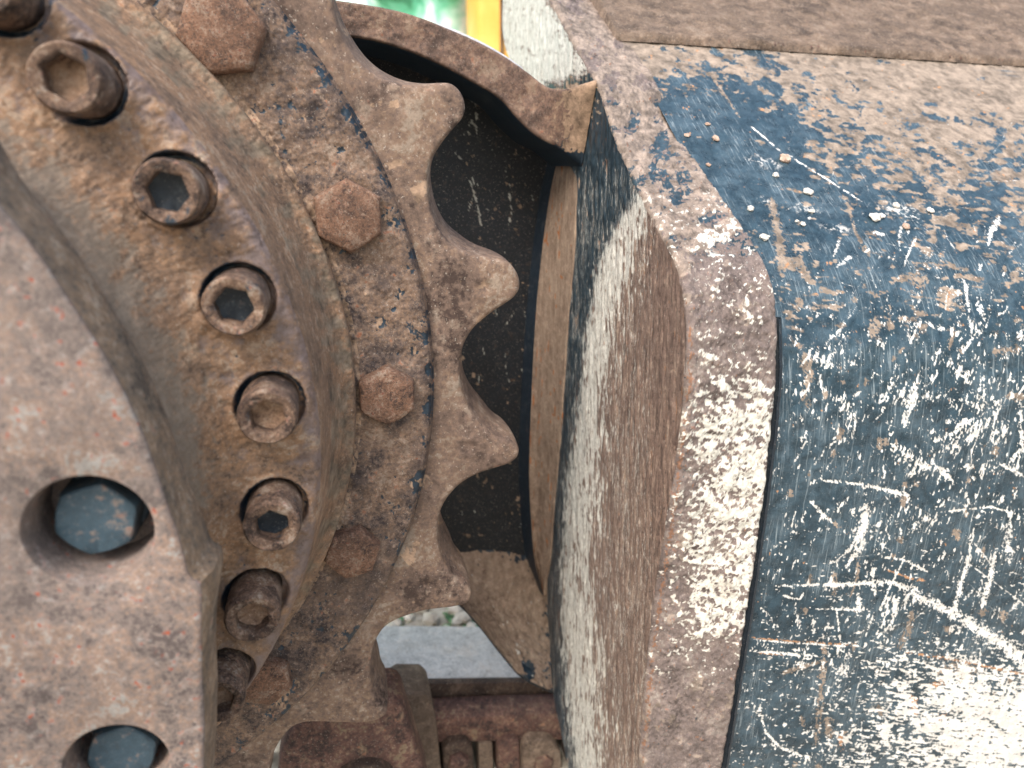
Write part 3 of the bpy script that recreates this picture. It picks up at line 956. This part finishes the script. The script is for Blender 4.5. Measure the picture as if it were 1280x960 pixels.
# traced scratches
ST = [([(1026, 600), (1080, 606), (1137, 619)], 2.5, 5, 'b'), ([(970, 733), (1040, 731), (1085, 729), (1120, 728)], 2.5, 6, 'b'), ([(1115, 727), (1150, 745), (1200, 772), (1250, 802), (1300, 842)], 7, 15, 'b'),
      ([(940, 797), (990, 802), (1060, 806)], 2.2, 3, 'o'), ([(940, 799), (990, 804), (1060, 808)], 1.4, 2, 'b'), ([(938, 813), (980, 817), (1022, 820)], 2.5, 3, 'b'), ([(938, 815), (980, 819)], 1.5, 1.5, 'o'),
      ([(978, 842), (1000, 833), (1035, 825)], 5, 3, 't'), ([(1031, 806), (1027, 860), (1020, 930)], 8, 6, 't'), ([(952, 895), (957, 915), (975, 934), (1003, 946)], 2, 4, 'b'), ([(1005, 442), (1012, 470), (1003, 500)], 12, 7, 't'),
      ([(1083, 630), (1078, 660), (1068, 692)], 11, 5, 'b'), ([(1086, 640), (1060, 690), (1040, 705)], 5, 1, 'b'), ([(1143, 480), (1138, 500), (1127, 530)], 8, 3, 'b'), ([(1061, 258), (1069, 290), (1087, 321)], 2.5, 5, 't'),
      ([(1106, 150), (1138, 195), (1185, 255)], 8, 16, 't'), ([(890, 95), (925, 147)], 3, 2, 't'), ([(932, 152), (977, 190)], 1.6, 1.6, 'b'), ([(985, 193), (1030, 222), (1078, 252)], 1.4, 1.8, 'b'), ([(964, 248), (974, 300), (979, 345)], 9, 10, 't'),
      ([(994, 306), (1002, 330), (1008, 352)], 6, 10, 't'), ([(1012, 625), (1025, 640), (1040, 653)], 2, 4, 'b'), ([(1100, 695), (1130, 700), (1160, 715)], 2, 3, 'b'), ([(1108, 712), (1135, 722), (1157, 726)], 1.5, 3, 'o'),
      ([(1218, 660), (1208, 710), (1195, 750), (1190, 790)], 3, 6, 'b'), ([(1245, 690), (1236, 730), (1228, 760)], 4, 7, 'b'), ([(1120, 745), (1115, 780)], 4, 3, 'b'), ([(1140, 765), (1136, 790), (1124, 812)], 9, 7, 't'), ([(1025, 745), (1050, 746)], 1, 1, 'b'),
      ([(1020, 762), (1080, 762)], 1.5, 3, 'b'), ([(1046, 760), (1050, 800)], 2, 2, 'b'), ([(1073, 740), (1074, 765)], 3, 6, 'b'), ([(1092, 708), (1091, 740)], 6, 3, 'b'), ([(1043, 716), (1043, 745)], 8, 4, 't'), ([(1176, 640), (1240, 634), (1262, 640)], 2, 2, 'b'),
      ([(1276, 500), (1278, 560), (1260, 580)], 4, 3, 'b'), ([(1250, 580), (1285, 597)], 3, 3, 'b'), ([(1170, 566), (1165, 580), (1190, 600)], 2, 7, 'b'), ([(1130, 700), (1100, 760)], 1.5, 2, 'b'), ([(978, 745), (1000, 750), (1005, 741)], 3, 2, 'b'),
      ([(1203, 215), (1190, 240)], 6, 4, 't'), ([(1205, 350), (1212, 390)], 4, 3, 'b'), ([(1095, 400), (1090, 420)], 14, 10, 't'), ([(1115, 348), (1160, 352)], 6, 14, 't'), ([(1240, 440), (1275, 436)], 6, 8, 't'), ([(1258, 495), (1282, 496)], 8, 10, 't'),
      ([(1215, 675), (1250, 720)], 1.5, 1.5, 'b'), ([(1205, 700), (1300, 770)], 1.3, 1.3, 'b'), ([(1130, 815), (1200, 826), (1300, 848)], 2.5, 3, 'o'), ([(1180, 840), (1218, 838)], 14, 20, 't'), ([(1160, 860), (1180, 852)], 5, 8, 'o'),
      ([(1230, 880), (1245, 866)], 9, 5, 't'), ([(1218, 920), (1230, 905)], 8, 5, 't'), ([(1140, 870), (1145, 895)], 10, 5, 'o'), ([(1172, 897), (1188, 896)], 6, 7, 'o'), ([(1034, 897), (1038, 922)], 9, 8, 't'), ([(1050, 920), (1052, 938)], 6, 5, 'o')]
for pts, a, b, kind in ST:
    C = {'b': bare, 't': tanm, 'o': orm}[kind]
    stroke(C, pts, a, b, 1.0, 1.0, .18 if a > 2 else .1)
    if kind == 'b' and a > 5: stroke(C, np.array(pts) + np.array([3, 5]), 1.5, 3, 1.0, 1, .5)
R = random.Random(3)
for k in range(340):
    x, y = R.uniform(930, 1500), R.uniform(270, 960)
    if x < 985 and y > 330: continue
    L = 5 + R.expovariate(1 / 13)
    a = R.gauss(-1.25, .33) if R.random() < .72 else R.uniform(-3, 3)
    x2, y2 = x + L * math.cos(a), y + L * math.sin(a)
    bend = R.uniform(-.12, .12) * L
    mx, my = (x + x2) / 2 + bend, (y + y2) / 2 - bend * .5
    wd = R.choice((1, 1.2, 1.5, 2, 3, 4.5, 6)) * (.55 + min(L, 40) / 50)
    stroke(bare if R.random() < .9 else tanm, [(x, y), (mx, my), (x2, y2)], wd * .5, wd, R.uniform(.75, 1), 1.1, .35)
for k in range(230):          # long hair-thin scratches
    x, y = R.uniform(930, 1500), R.uniform(180, 960)
    L = R.uniform(30, 110)
    a = R.choice((R.gauss(-1.3, .2), R.gauss(.12, .12), R.gauss(-.7, .3), R.gauss(.6, .25)))
    stroke(bare, [(x, y), (x + L * .5 * math.cos(a) + R.uniform(-3, 3), y + L * .5 * math.sin(a)), (x + L * math.cos(a + .05), y + L * math.sin(a + .05))], .9, 1.0, R.uniform(.45, .72), .6, .45)
for k in range(90):           # chips of tan dirt
    x, y = R.uniform(980, 1480), R.uniform(330, 960)
    stroke(tanm, [(x, y), (x + R.uniform(-5, 5), y + R.uniform(4, 14))], R.uniform(3, 9), R.uniform(2, 8), 1, 1.2, .1)
# mud and bare dusty steel on the sloping top
slope = YY - (150 + .0 * XX)
topm = 2.4 * (1 - sst(YY - .14 * (XX - 900) + 12 * N_mid, 70, 150)) + 1.6 * sst(XX, 960, 1080) * (1 - sst(YY - .14 * (XX - 1100), 160, 330)) - 2.2 * blob(890, 190, 75, 90, .6) - .9 * blob(1010, 235, 90, 45, .5)
tanTop = sst(patch * .95 + hx2 * .35 + .35 * fl + .45 * N_big + topm, .3, 2.1) * (1 - sst(YY, 380, 460))
tanm = np.maximum(tanm, tanTop)
orm = np.maximum(orm, .8 * sst(patch * .5 + N_mid * .8 + fl * .4 + .5 * (tanTop > .2), 2.5, 3.2) * (1 - sst(YY, 400, 480)))
orm = np.maximum(orm, sst(N_mid + fl * .6, 3.0, 3.2) * .9)
for cx_, cy_, rx_, ry_ in ((960, 205, 22, 9), (945, 200, 16, 8), (1010, 262, 24, 8), (1125, 262, 34, 12), (955, 250, 12, 8), (1045, 285, 26, 7)):
    bare = np.maximum(bare, .62 * blob(cx_, cy_, rx_, ry_, .15) * sst(fl + N_mid * .6, -.7, .6))
mask = np.stack([sample(bare, px, py), sample(tanm, px, py), sample(orm, px, py), np.zeros_like(px) + 1.0], -1)
nm, nb = sample(N_mid, px, py), sample(N_big, px, py)
P[..., 1] -= .0003 * nb
P[..., 1] += .0004 * mask[..., 0]
grid('shell', P, M_shell, frame, mask)

# plate above the seam and its weld
up = np.array([(-.102, .1935), (-.1085, .1945), (-.1115, .1985), (-.1570, .2620), (-.32, .48)])
ur = resample(up, 90)
xs2 = np.concatenate([np.linspace(.246, .75, 240), np.linspace(.76, 1.6, 20)])
P = np.zeros((len(ur), len(xs2), 3))
P[..., 0] = xs2[None]
P[..., 1] = ur[:, 1][:, None]
P[..., 2] = -ur[:, 0][:, None] - np.clip(xs2 - .26, 0, 1)[None, :] * .02
px, py = toPx(P)
P[..., 1] -= .0006 * sample(N_mid, px, py) + .0008 * sample(N_big, px, py)
P[:, 0, 2] -= .04
grid('upper_plate', P, M_mud, frame, None, flip=True)
# short wall of the frame box seen between flange and upper plate, left of it
# rough weld bead along the seam
n1_, n2_ = 700, 12
bx = np.linspace(.263, .95, n1_)
P = np.zeros((n1_, n2_, 3))
wob = np.interp(bx, np.linspace(.26, .95, 90), rng.standard_normal(90)) * .0007
for j in range(n2_):
    a = math.pi * (j / (n2_ - 1)) * 1.3 - .3
    rr2 = .0027 + wob * .6 + .0005 * np.sin(bx * 1500)
    P[:, j, 0] = bx
    P[:, j, 1] = .1985 - rr2 * math.sin(a) * 1.0 + wob * .4
    P[:, j, 2] = .1062 - np.clip(bx - .26, 0, 1) * .02 - rr2 * math.cos(a)
grid('weld_bead', P, M_link, frame, None)
# weld between shell and flange along the right side of the rim
wl = resample(smooth_line(atX([(978, 400), (980, 470), (969, 580), (953, 700), (935, 820), (908, 980)], .2625), 2), 500)
P = np.zeros((500, 8, 3))
wb = np.interp(np.arange(500), np.arange(0, 500, 7), rng.standard_normal(72)) * .0002
for j in range(8):
    a = math.pi * j / 7
    P[:, j] = wl + np.c_[.0035 * math.sin(a) + wb, (.0030 - .004 * (1 - math.cos(a)) * -1) * np.ones(500) * .8 + .0015, np.zeros(500)]
grid('weld_seam', P, M_navy, frame, None)

# guard interior: narrow strip, dark back panel, lit tray, thick arch plate
Sr = [(728, 205), (724, 235), (720, 260), (719, 317), (711, 400), (706, 475), (700, 569), (694, 622), (689, 694), (681, 733), (680, 745)]
Sl = [(702, 180), (693, 215), (685, 255), (676, 325), (669, 400), (664, 500), (661, 587), (663, 637), (667, 700), (676, 731), (679, 745)]
Sm = [(690, 180), (681, 215), (673, 255), (664, 325), (657, 400), (651, 500), (648, 587), (650, 637), (655, 690), (664, 715), (672, 735)]
n = 260
A = resample(smooth_line(atX(Sr, X0), 2), n)
B_ = resample(smooth_line(atY(Sl, .232), 2), n)
C_ = resample(smooth_line(atY(Sm, .252), 2), n)
P = np.stack([A + np.array([.006, .004, 0])] + [A * (1 - t) + B_ * t + np.array([0, .012 * math.sin(math.pi * t), 0]) for t in np.linspace(0, 1, 24)], 1)
mask = np.zeros(P.shape[:2] + (4,), np.float32)
px, py = toPx(P)
mask[..., 3] = sst((685 - .06 * (py - 250) - px) / 8 + .0 * px, .2, 1.2) * 0
mask[..., 2] = sst(sample(vs, px, py) + .8 * sample(vs2, px, py), 1.6, 2.0) * .7
grid('inner_strip', P, M_inner, frame, mask, flip=True)
P = np.stack([B_ * (1 - t) + C_ * t for t in np.linspace(0, 1, 12)], 1)
grid('corner_bend', P, M_navy, frame, None, flip=True)  # dark band: shadow at the bend put into its colour
# back panel, navy paint blackened for the recess shade, scratched
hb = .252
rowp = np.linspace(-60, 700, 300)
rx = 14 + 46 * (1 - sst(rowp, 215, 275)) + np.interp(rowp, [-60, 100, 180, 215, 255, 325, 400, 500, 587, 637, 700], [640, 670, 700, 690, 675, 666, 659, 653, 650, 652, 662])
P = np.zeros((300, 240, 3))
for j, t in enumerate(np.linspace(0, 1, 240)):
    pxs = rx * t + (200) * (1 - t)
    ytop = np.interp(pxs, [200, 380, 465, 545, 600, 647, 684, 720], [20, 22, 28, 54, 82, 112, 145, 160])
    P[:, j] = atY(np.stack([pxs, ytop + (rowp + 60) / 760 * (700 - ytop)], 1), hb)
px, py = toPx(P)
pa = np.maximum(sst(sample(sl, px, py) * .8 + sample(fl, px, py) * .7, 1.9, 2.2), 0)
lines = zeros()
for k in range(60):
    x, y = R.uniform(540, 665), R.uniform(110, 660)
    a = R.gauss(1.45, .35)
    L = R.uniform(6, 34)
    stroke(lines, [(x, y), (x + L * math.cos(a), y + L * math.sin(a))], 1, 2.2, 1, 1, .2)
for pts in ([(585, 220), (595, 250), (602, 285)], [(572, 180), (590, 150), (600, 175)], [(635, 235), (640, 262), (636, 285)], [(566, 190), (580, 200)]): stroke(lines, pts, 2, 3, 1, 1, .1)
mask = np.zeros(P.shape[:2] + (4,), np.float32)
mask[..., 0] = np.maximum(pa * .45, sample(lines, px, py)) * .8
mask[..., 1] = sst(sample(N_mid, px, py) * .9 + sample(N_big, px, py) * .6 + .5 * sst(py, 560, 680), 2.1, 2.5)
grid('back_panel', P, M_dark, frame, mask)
# lit tray at the foot of the guard: from the panel it leans towards the viewer
tl = [(380, 690, .252), (560, 690, .252), (600, 688, .252), (640, 690, .252), (664, 698, .252), (700, 735, .25)]
tb = [(380, 640, .170), (560, 742, .178), (590, 770, .180), (630, 822, .178), (652, 847, .175), (690, 864, .186), (712, 872, .19)]
tlw = np.concatenate([atY([(a, b)], c) for a, b, c in tl])
tbw = np.concatenate([atY([(a, b)], c) for a, b, c in tb])
tlw, tbw = resample(tlw, 160), resample(smooth_line(tbw, 1), 160)
trw = np.array([atX([(682, 760)], X0)[0], atX([(688, 805)], X0)[0]])
P = np.zeros((160, 120, 3))
for j, t in enumerate(np.linspace(0, 1, 120)):
    P[:, j] = tlw * (1 - t) + tbw * t + np.array([0, .014, -.012])[None] * math.sin(math.pi * t)
px, py = toPx(P)
P[..., 2] += .0008 * sample(N_mid, px, py)
mask = np.zeros(P.shape[:2] + (4,), np.float32)
nm, nb = sample(N_mid, px, py), sample(N_big, px, py)
jag = sst((px - 672) / 16 + nm * .5 + .5 * sample(fl, px, py), .6, 1.3)
mask[..., 3] = np.maximum(jag * .8, sst((722 - py) / 20 + (px - 640) / 50 + nm * .7 - .4, .9, 1.4))
mask[..., 3] = np.maximum(mask[..., 3], sst(np.exp(-((px - 660) / 9) ** 2 - ((py - 838) / 20) ** 2) * 2.2 + nm * .4, .9, 1.3))
mask[..., 0] = sst(nm * .7 + sample(fl, px, py) * .7 + .6 * np.exp(-((px - 655) / 26) ** 2 - ((py - 800) / 46) ** 2), 1.9, 2.4) * .8
grid('lower_tray', P, M_inner, frame, mask)
# its cut edge
P = np.stack([tbw, tbw + np.array([.0008, .001, -.004]), tbw + np.array([.003, .012, -.006])], 1)
grid('tray_edge', P, M_navy, frame, None, flip=True)
# thick arch plate over the sprocket
At = [(330, -70), (380, -14), (405, -3), (440, 2), (500, 12), (545, 28), (600, 52), (631, 69), (662, 91), (684, 109), (704, 112), (724, 107), (748, 99)]
Ab = [(340, 30), (385, 38), (425, 45), (465, 50), (500, 60), (545, 78), (600, 108), (628, 125), (647, 150), (669, 170), (684, 178), (704, 187), (728, 208)]
n = 220
hA = .168
hv = np.linspace(hA + .004, hA - .006, n)
At_s, Ab_s = resample(smooth_line(At, 2), n), resample(smooth_line(Ab, 2), n)
end = sst(np.linspace(0, 1, n), .80, 1.0)
hA_t = hA * (1 - end) + .104 * end
hA_b = hA * (1 - end) + .136 * end
Tw, Bw = atY(At_s, hA_t), atY(Ab_s, hA_b)
for Z_ in (Tw, Bw): Z_[:, 0] = np.minimum(Z_[:, 0], X0 - .0008)
cols = []
e = .0035
up_ = Tw - Bw
up_ /= np.linalg.norm(up_, axis=1)[:, None]
cols.append(Bw + np.array([0, .090, 0]))
cols.append(Bw + np.array([0, .03, 0]))
cols.append(Bw + np.array([0, e, 0]))
cols.append(Bw + up_ * e * .3 + np.array([0, e * .3, 0]))
for t in np.linspace(.06, .94, 24): cols.append(Bw * (1 - t) + Tw * t)
cols.append(Tw - up_ * e * .3 + np.array([0, e * .3, 0]))
cols.append(Tw + np.array([0, e, 0]))
cols.append(Tw + np.array([0, .030, .0]))
cols.append(Tw + np.array([0, .090, .0]))
P = np.array(cols).transpose(1, 0, 2)
px, py = toPx(P)
P[..., 1] += .00015 * sample(N_mid, px, py) + .0003 * sample(N_big, px, py)
mask = np.zeros(P.shape[:2] + (4,), np.float32)
mask[..., 1] = sst((px - 690) / 14 + .6 * sample(N_mid, px, py), .6, 1.4) * (py < 190)
mask[..., 3] = sst((px - 705) / 10 + .8 * sample(N_mid, px, py) + (py - 135) / 20, 1.3, 2.0)
mask[..., 3] = np.maximum(mask[..., 3], np.clip(.5 + (px - 712 - .3 * np.maximum(150 - py, 0) + 7 * sample(N_mid, px, py)) / 12, 0, 1) * (py > 108))
mask[:, :3, 3] = 1.0
mask[:, :3, 1] = 0
grid('arch_plate', P, M_arch, frame, mask)
# arch top skin, sky light put into its grey paint, raised behind its edge
tk = Tw[90:n - 46]
P = np.stack([tk + np.array([0, .006 + .0, .0005]), tk + np.array([0, .014, .004]), tk + np.array([0, .03, .007]), tk + np.array([0, .07, .008]), tk + np.array([0, .09, 0.0])], 1)
fade = np.clip(np.linspace(0, 2.2, len(tk)), 0, 1)[:, None]
P[..., 2] = P[..., 2] * fade + (tk[:, 2][:, None]) * (1 - fade)
P[..., 0] = np.minimum(P[..., 0], X0 - .004)
grid('arch_skin', P, M_grey, frame, None)

# ------------------------------------------------------------------ track chain below
track = thing('track_chain', 'rusty crawler track chain with a worn grey shoe, running below the sprocket', 'track chain', (.1, .2, -.5))


def prism(name, poly, h0, h1, mat, parent, bev=.003):
    w0 = atY(poly, h0)
    lp = w0[:, [0, 2]]
    bm = bmesh.new()
    lo = [bm.verts.new((a, h0, b)) for a, b in lp]
    hi = [bm.verts.new((a, h1, b)) for a, b in lp]
    bm.faces.new(lo)
    bm.faces.new(hi[::-1])
    bridge(bm, lo, hi)
    bmesh.ops.recalc_face_normals(bm, faces=bm.faces)
    if bev: bmesh.ops.bevel(bm, geom=bm.edges[:], offset=bev, segments=2, profile=.5, affect='EDGES')
    return bm_obj(name, bm, mat, parent, smooth=40)


prism('track_shoe', [(300, 855), (900, 847), (905, 872), (300, 876)], .240, .347, M_shoe, track, .002)
prism('shoe_shaded_face', [(300, 858), (900, 850), (905, 905), (300, 905)], .228, .238, M_linkdark, track, .001)  # vertical face of the shoe, its shade put into the dark colour
prism('link_rail', [(536, 899), (640, 894), (760, 890), (765, 925), (540, 930)], .190, .226, M_link, track, .004)
def cyl_y(name, c, r, y0, y1, mat, parent, seg=32, inner=0):
    bm = bmesh.new()
    rows = []
    for rr, y in ((r, y1), (r, y0 + .003), (r * .96, y0 + .0006), (r * .9, y0)) + (((inner * 1.05, y0), (inner, y0 + .002), (inner, y0 + .008)) if inner else ()):
        rows.append([bm.verts.new((c[0] + rr * math.cos(2 * math.pi * i / seg), y, c[1] + rr * math.sin(2 * math.pi * i / seg))) for i in range(seg)])
    for a, b in zip(rows[:-1], rows[1:]): bridge(bm, a, b)
    bm.faces.new(rows[-1])
    return bm_obj(name, bm, mat, parent, smooth=40)


# big link seen between the lower teeth
bm = bmesh.new()
ol = atY([(345, 985), (352, 930), (372, 902), (410, 884), (470, 878), (503, 874), (512, 905), (530, 960), (545, 1010), (440, 1030)], .085)
ol = resample(smooth_line(np.concatenate([ol, ol[:1]])[:, [0, 2]], 2), 60)[:-1]
rws = [add_loop(bm, inset_loop(ol, d), y) for d, y in ((.006, .0842), (.003, .085), (.0005, .088), (0, .095), (0, .130))]
for a, b in zip(rws[:-1], rws[1:]): bridge(bm, a, b)
bm.faces.new(rws[0])
bm_obj('track_link', bm, M_link, track, smooth=40)
c = atY([(455, 985)], .08)[0]
cyl_y('pin_boss', (c[0], c[2]), .030, .074, .09, M_linkdark, track, inner=.018)
prism('gusset', [(490, 874), (500, 868), (532, 868), (540, 876), (546, 905), (552, 965), (556, 1010), (536, 1010), (522, 940), (508, 905)], .175, .226, M_mud, track, .003)
prism('shoe_bolt_block', [(553, 938), (560, 928), (584, 926), (592, 936), (596, 1010), (556, 1010)], .180, .22, M_linkdark, track, .005)
prism('shoe_bolt_block', [(598, 930), (616, 930), (619, 1010), (600, 1010)], .186, .22, M_mud, track, .002)
prism('shoe_bolt_block', [(622, 932), (634, 924), (650, 924), (652, 1010), (624, 1010)], .182, .22, M_link, track, .004)
prism('shoe_bolt_block', [(652, 944), (660, 926), (690, 926), (702, 940), (712, 1010), (656, 1010)], .176, .22, M_mud, track, .006)
prism('shoe_bolt_block', [(706, 930), (740, 930), (750, 1010), (716, 1010)], .182, .22, M_linkdark, track, .004)
for cx_, cy_ in ((574, 957), (680, 957)):
    c = atY([(cx_, cy_)], .172)[0]
    hexbolt(c, .012, .3, .008, M_link, track, 'track_bolt', seed=cx_)

# ------------------------------------------------------------------ ground, gravel, leaves
G_Z = -.66
M_ground = simple('gravel_soil', srgb(120, 112, 100), srgb(176, 170, 158), 30, .95, .6)
bm = bmesh.new()
for v in ((-40, -40), (40, -40), (40, 40), (-40, 40)): bm.verts.new((v[0], v[1], G_Z))
bm.faces.new(bm.verts[:] if hasattr(bm.verts, 'ensure_lookup_table') and not bm.verts.ensure_lookup_table() else bm.verts)
g_ = bm_obj('ground', bm, M_ground)
g_['kind'] = 'structure'
M_gravel = simple('pale_gravel', srgb(150, 140, 126), srgb(222, 216, 204), 14, .85)
bm = bmesh.new()
for k in range(2600):
    x, y = R.uniform(-.6, 1.2), R.uniform(.25, 1.7)
    s = R.uniform(.006, .018)
    mtx = Matrix.Translation((x, y, G_Z + s * .3)) @ Matrix.Rotation(R.uniform(0, 6), 4, 'Z') @ Matrix.Diagonal((s, s * R.uniform(.6, 1), s * R.uniform(.4, .8), 1))
    bmesh.ops.create_icosphere(bm, subdivisions=1, radius=1, matrix=mtx)
gv = bm_obj('gravel', bm, M_gravel)
tag(gv, 'pale loose gravel on the ground beyond the track', 'gravel', kind='stuff')
M_leaf = simple('leaf_green', srgb(60, 96, 62), srgb(100, 140, 96), 60, .5)
tuft_spots = (((576, 772), 26), ((597, 780), 18), ((497, 778), 14))
labs = ['green leafy weed growing in the gravel right of the gap below the sprocket', 'small green weed at the right end of the gap, next to the guard', 'tiny green weed at the left end of the gap below the sprocket']
for (c, nn), lb in zip(tuft_spots, labs):
    p = atZ([c], G_Z)[0]
    bm = bmesh.new()
    for k in range(nn):
        a, L, wd = R.uniform(0, 6.28), R.uniform(.012, .03), R.uniform(.004, .007)
        d = Vector((math.cos(a), math.sin(a), R.uniform(.3, 1.1))).normalized()
        sd_ = Vector((-math.sin(a), math.cos(a), 0))
        b0 = Vector(p) + Vector((R.uniform(-.02, .02), R.uniform(-.02, .02), 0))
        vs_ = [bm.verts.new(b0 + d * L * t + sd_ * wd * s + Vector((0, 0, -.01 * t * t))) for t, s in ((0, 0), (.45, 1), (.8, .7), (1, 0), (.8, -.7), (.45, -1))]
        bm.faces.new(vs_)
    o = bm_obj('weed', bm, M_leaf)
    tag(o, lb, 'weed', 'weeds in the gravel')

# ------------------------------------------------------------------ blurred yard beyond, top left
M_yellow = simple('yellow_paint', srgb(236, 168, 70), srgb(250, 200, 110), 3, .45, .05)
M_tarp = None
q = NT('green_net')
tc = q.n('ShaderNodeTexCoord')
nz = q.noise(tc.outputs['Object'], 4.2, 4, .6, .6)
q.l(q.ramp(nz, [(.36, srgb(60, 130, 96)), (.44, srgb(100, 182, 150)), (.50, srgb(170, 215, 205)), (.56, srgb(235, 242, 240)), (.66, srgb(140, 205, 195))]), q.b.inputs['Base Color'])
q.b.inputs['Roughness'].default_value = .6
M_tarp = q.m
n = 60
P = np.zeros((n, n, 3))
for i, x in enumerate(np.linspace(-1.1, .62, n)):
    for j, z in enumerate(np.linspace(-.66, 1.6, n)):
        P[i, j] = (x, 2.3 + .05 * math.sin(x * 22 + z * 3) + .03 * math.sin(z * 13 + x * 5), z)
t_ = grid('tarpaulin', P, M_tarp, None, None, flip=True)
sol = t_.modifiers.new('thickness', 'SOLIDIFY')
sol.thickness = .004
tag(t_, 'green and white plastic sheet hanging blurred behind the guard', 'tarpaulin')
ym = thing('yellow_machine', 'blurred orange yellow machine body in the gap at the top', 'machine', (.62, 2.0, -.6))
a = atY([(598, 60)], 2.0)[0]
b = atY([(640, -40)], 2.0)[0]
box('body', (a[0], 2.0, -.6), (b[0] + .5, 2.22, 1.5), M_yellow, ym, .02)
box('trim_strip', (a[0] + .07, 1.985, -.5), (a[0] + .078, 2.0, 1.45), M_linkdark, ym, .002)

# ------------------------------------------------------------------ pebbles lying on the sloping shell
dg = bpy.context.evaluated_depsgraph_get()
dg.update()
PEB = [(980, 200, 10, 1, 'flat grey brown pebble, largest on the navy slope of the frame', M_pebble2),
       (969, 220, 6, 0, 'round white pebble just below the large flat brown pebble', M_pebble),
       (1009, 241, 8, 0, 'bright white angular pebble in the middle of the sloping shell', M_pebble),
       (1093, 273, 9, 0, 'white pebble, left one of the touching pair on the right', M_pebble),
       (1101, 271, 6, 0, 'small white pebble, right one of the touching pair', M_pebble),
       (1162, 264, 6, 0, 'white square pebble farthest to the right', M_pebble),
       (1120, 258, 6, 0, 'flat pale pebble between the touching pair and the square one', M_pebble),
       (955, 298, 8, 0, 'cream pebble lying next to the rim of the flange', M_pebble),
       (938, 262, 6, 0, 'white pebble on a pale stain beside the flange rim', M_pebble),
       (1014, 265, 5, 0, 'small white pebble below the bright angular one', M_pebble),
       (1003, 281, 5, 0, 'small cream pebble above the scratch, right of a smaller one', M_pebble),
       (996, 277, 3.5, 0, 'tiny pale pebble left of the small cream pebble', M_pebble),
       (859, 170, 5, 1, 'brown pebble in the corner between shell and flange rim', M_pebble2),
       (884, 156, 4.5, 1, 'grey pebble alone on the dark paint near the top', M_pebble2),
       (894, 174, 6, 1, 'flat grey chip on the dark paint below the lone grey pebble', M_pebble2),
       (1132, 284, 6, 1, 'tan crumb of rust near the bottom right of the pebbles', M_pebble2),
       (885, 207, 4.5, 1, 'brown crumb lying against the upper rim of the flange', M_pebble2)]
camo = Vector(cam.location)
for x, y, r, br, lab, mt in PEB:
    d = Vector(_ray([(x, y)])[0])
    dirw = Vector((d[0], d[2], -d[1])).normalized()
    hit, loc, nrm_, _, ob, _ = S.ray_cast(dg, camo, dirw)
    if not hit: continue
    rad_ = r * (loc - camo).length / F_PX * .72
    bm = bmesh.new()
    bmesh.ops.create_icosphere(bm, subdivisions=2, radius=1)
    for v in bm.verts: v.co *= 1 + R.uniform(-.24, .2)
    bmesh.ops.transform(bm, matrix=Matrix.Diagonal((rad_ * R.uniform(.9, 1.2), rad_ * R.uniform(.8, 1.1), rad_ * R.uniform(.4, .6), 1)), verts=bm.verts)
    o = bm_obj('pebble', bm, mt)
    o.rotation_euler = nrm_.to_track_quat('Z', 'Y').to_euler()
    o.location = loc + nrm_ * rad_ * .35
    tag(o, lab, 'pebble', 'pebbles lying on the frame shell')
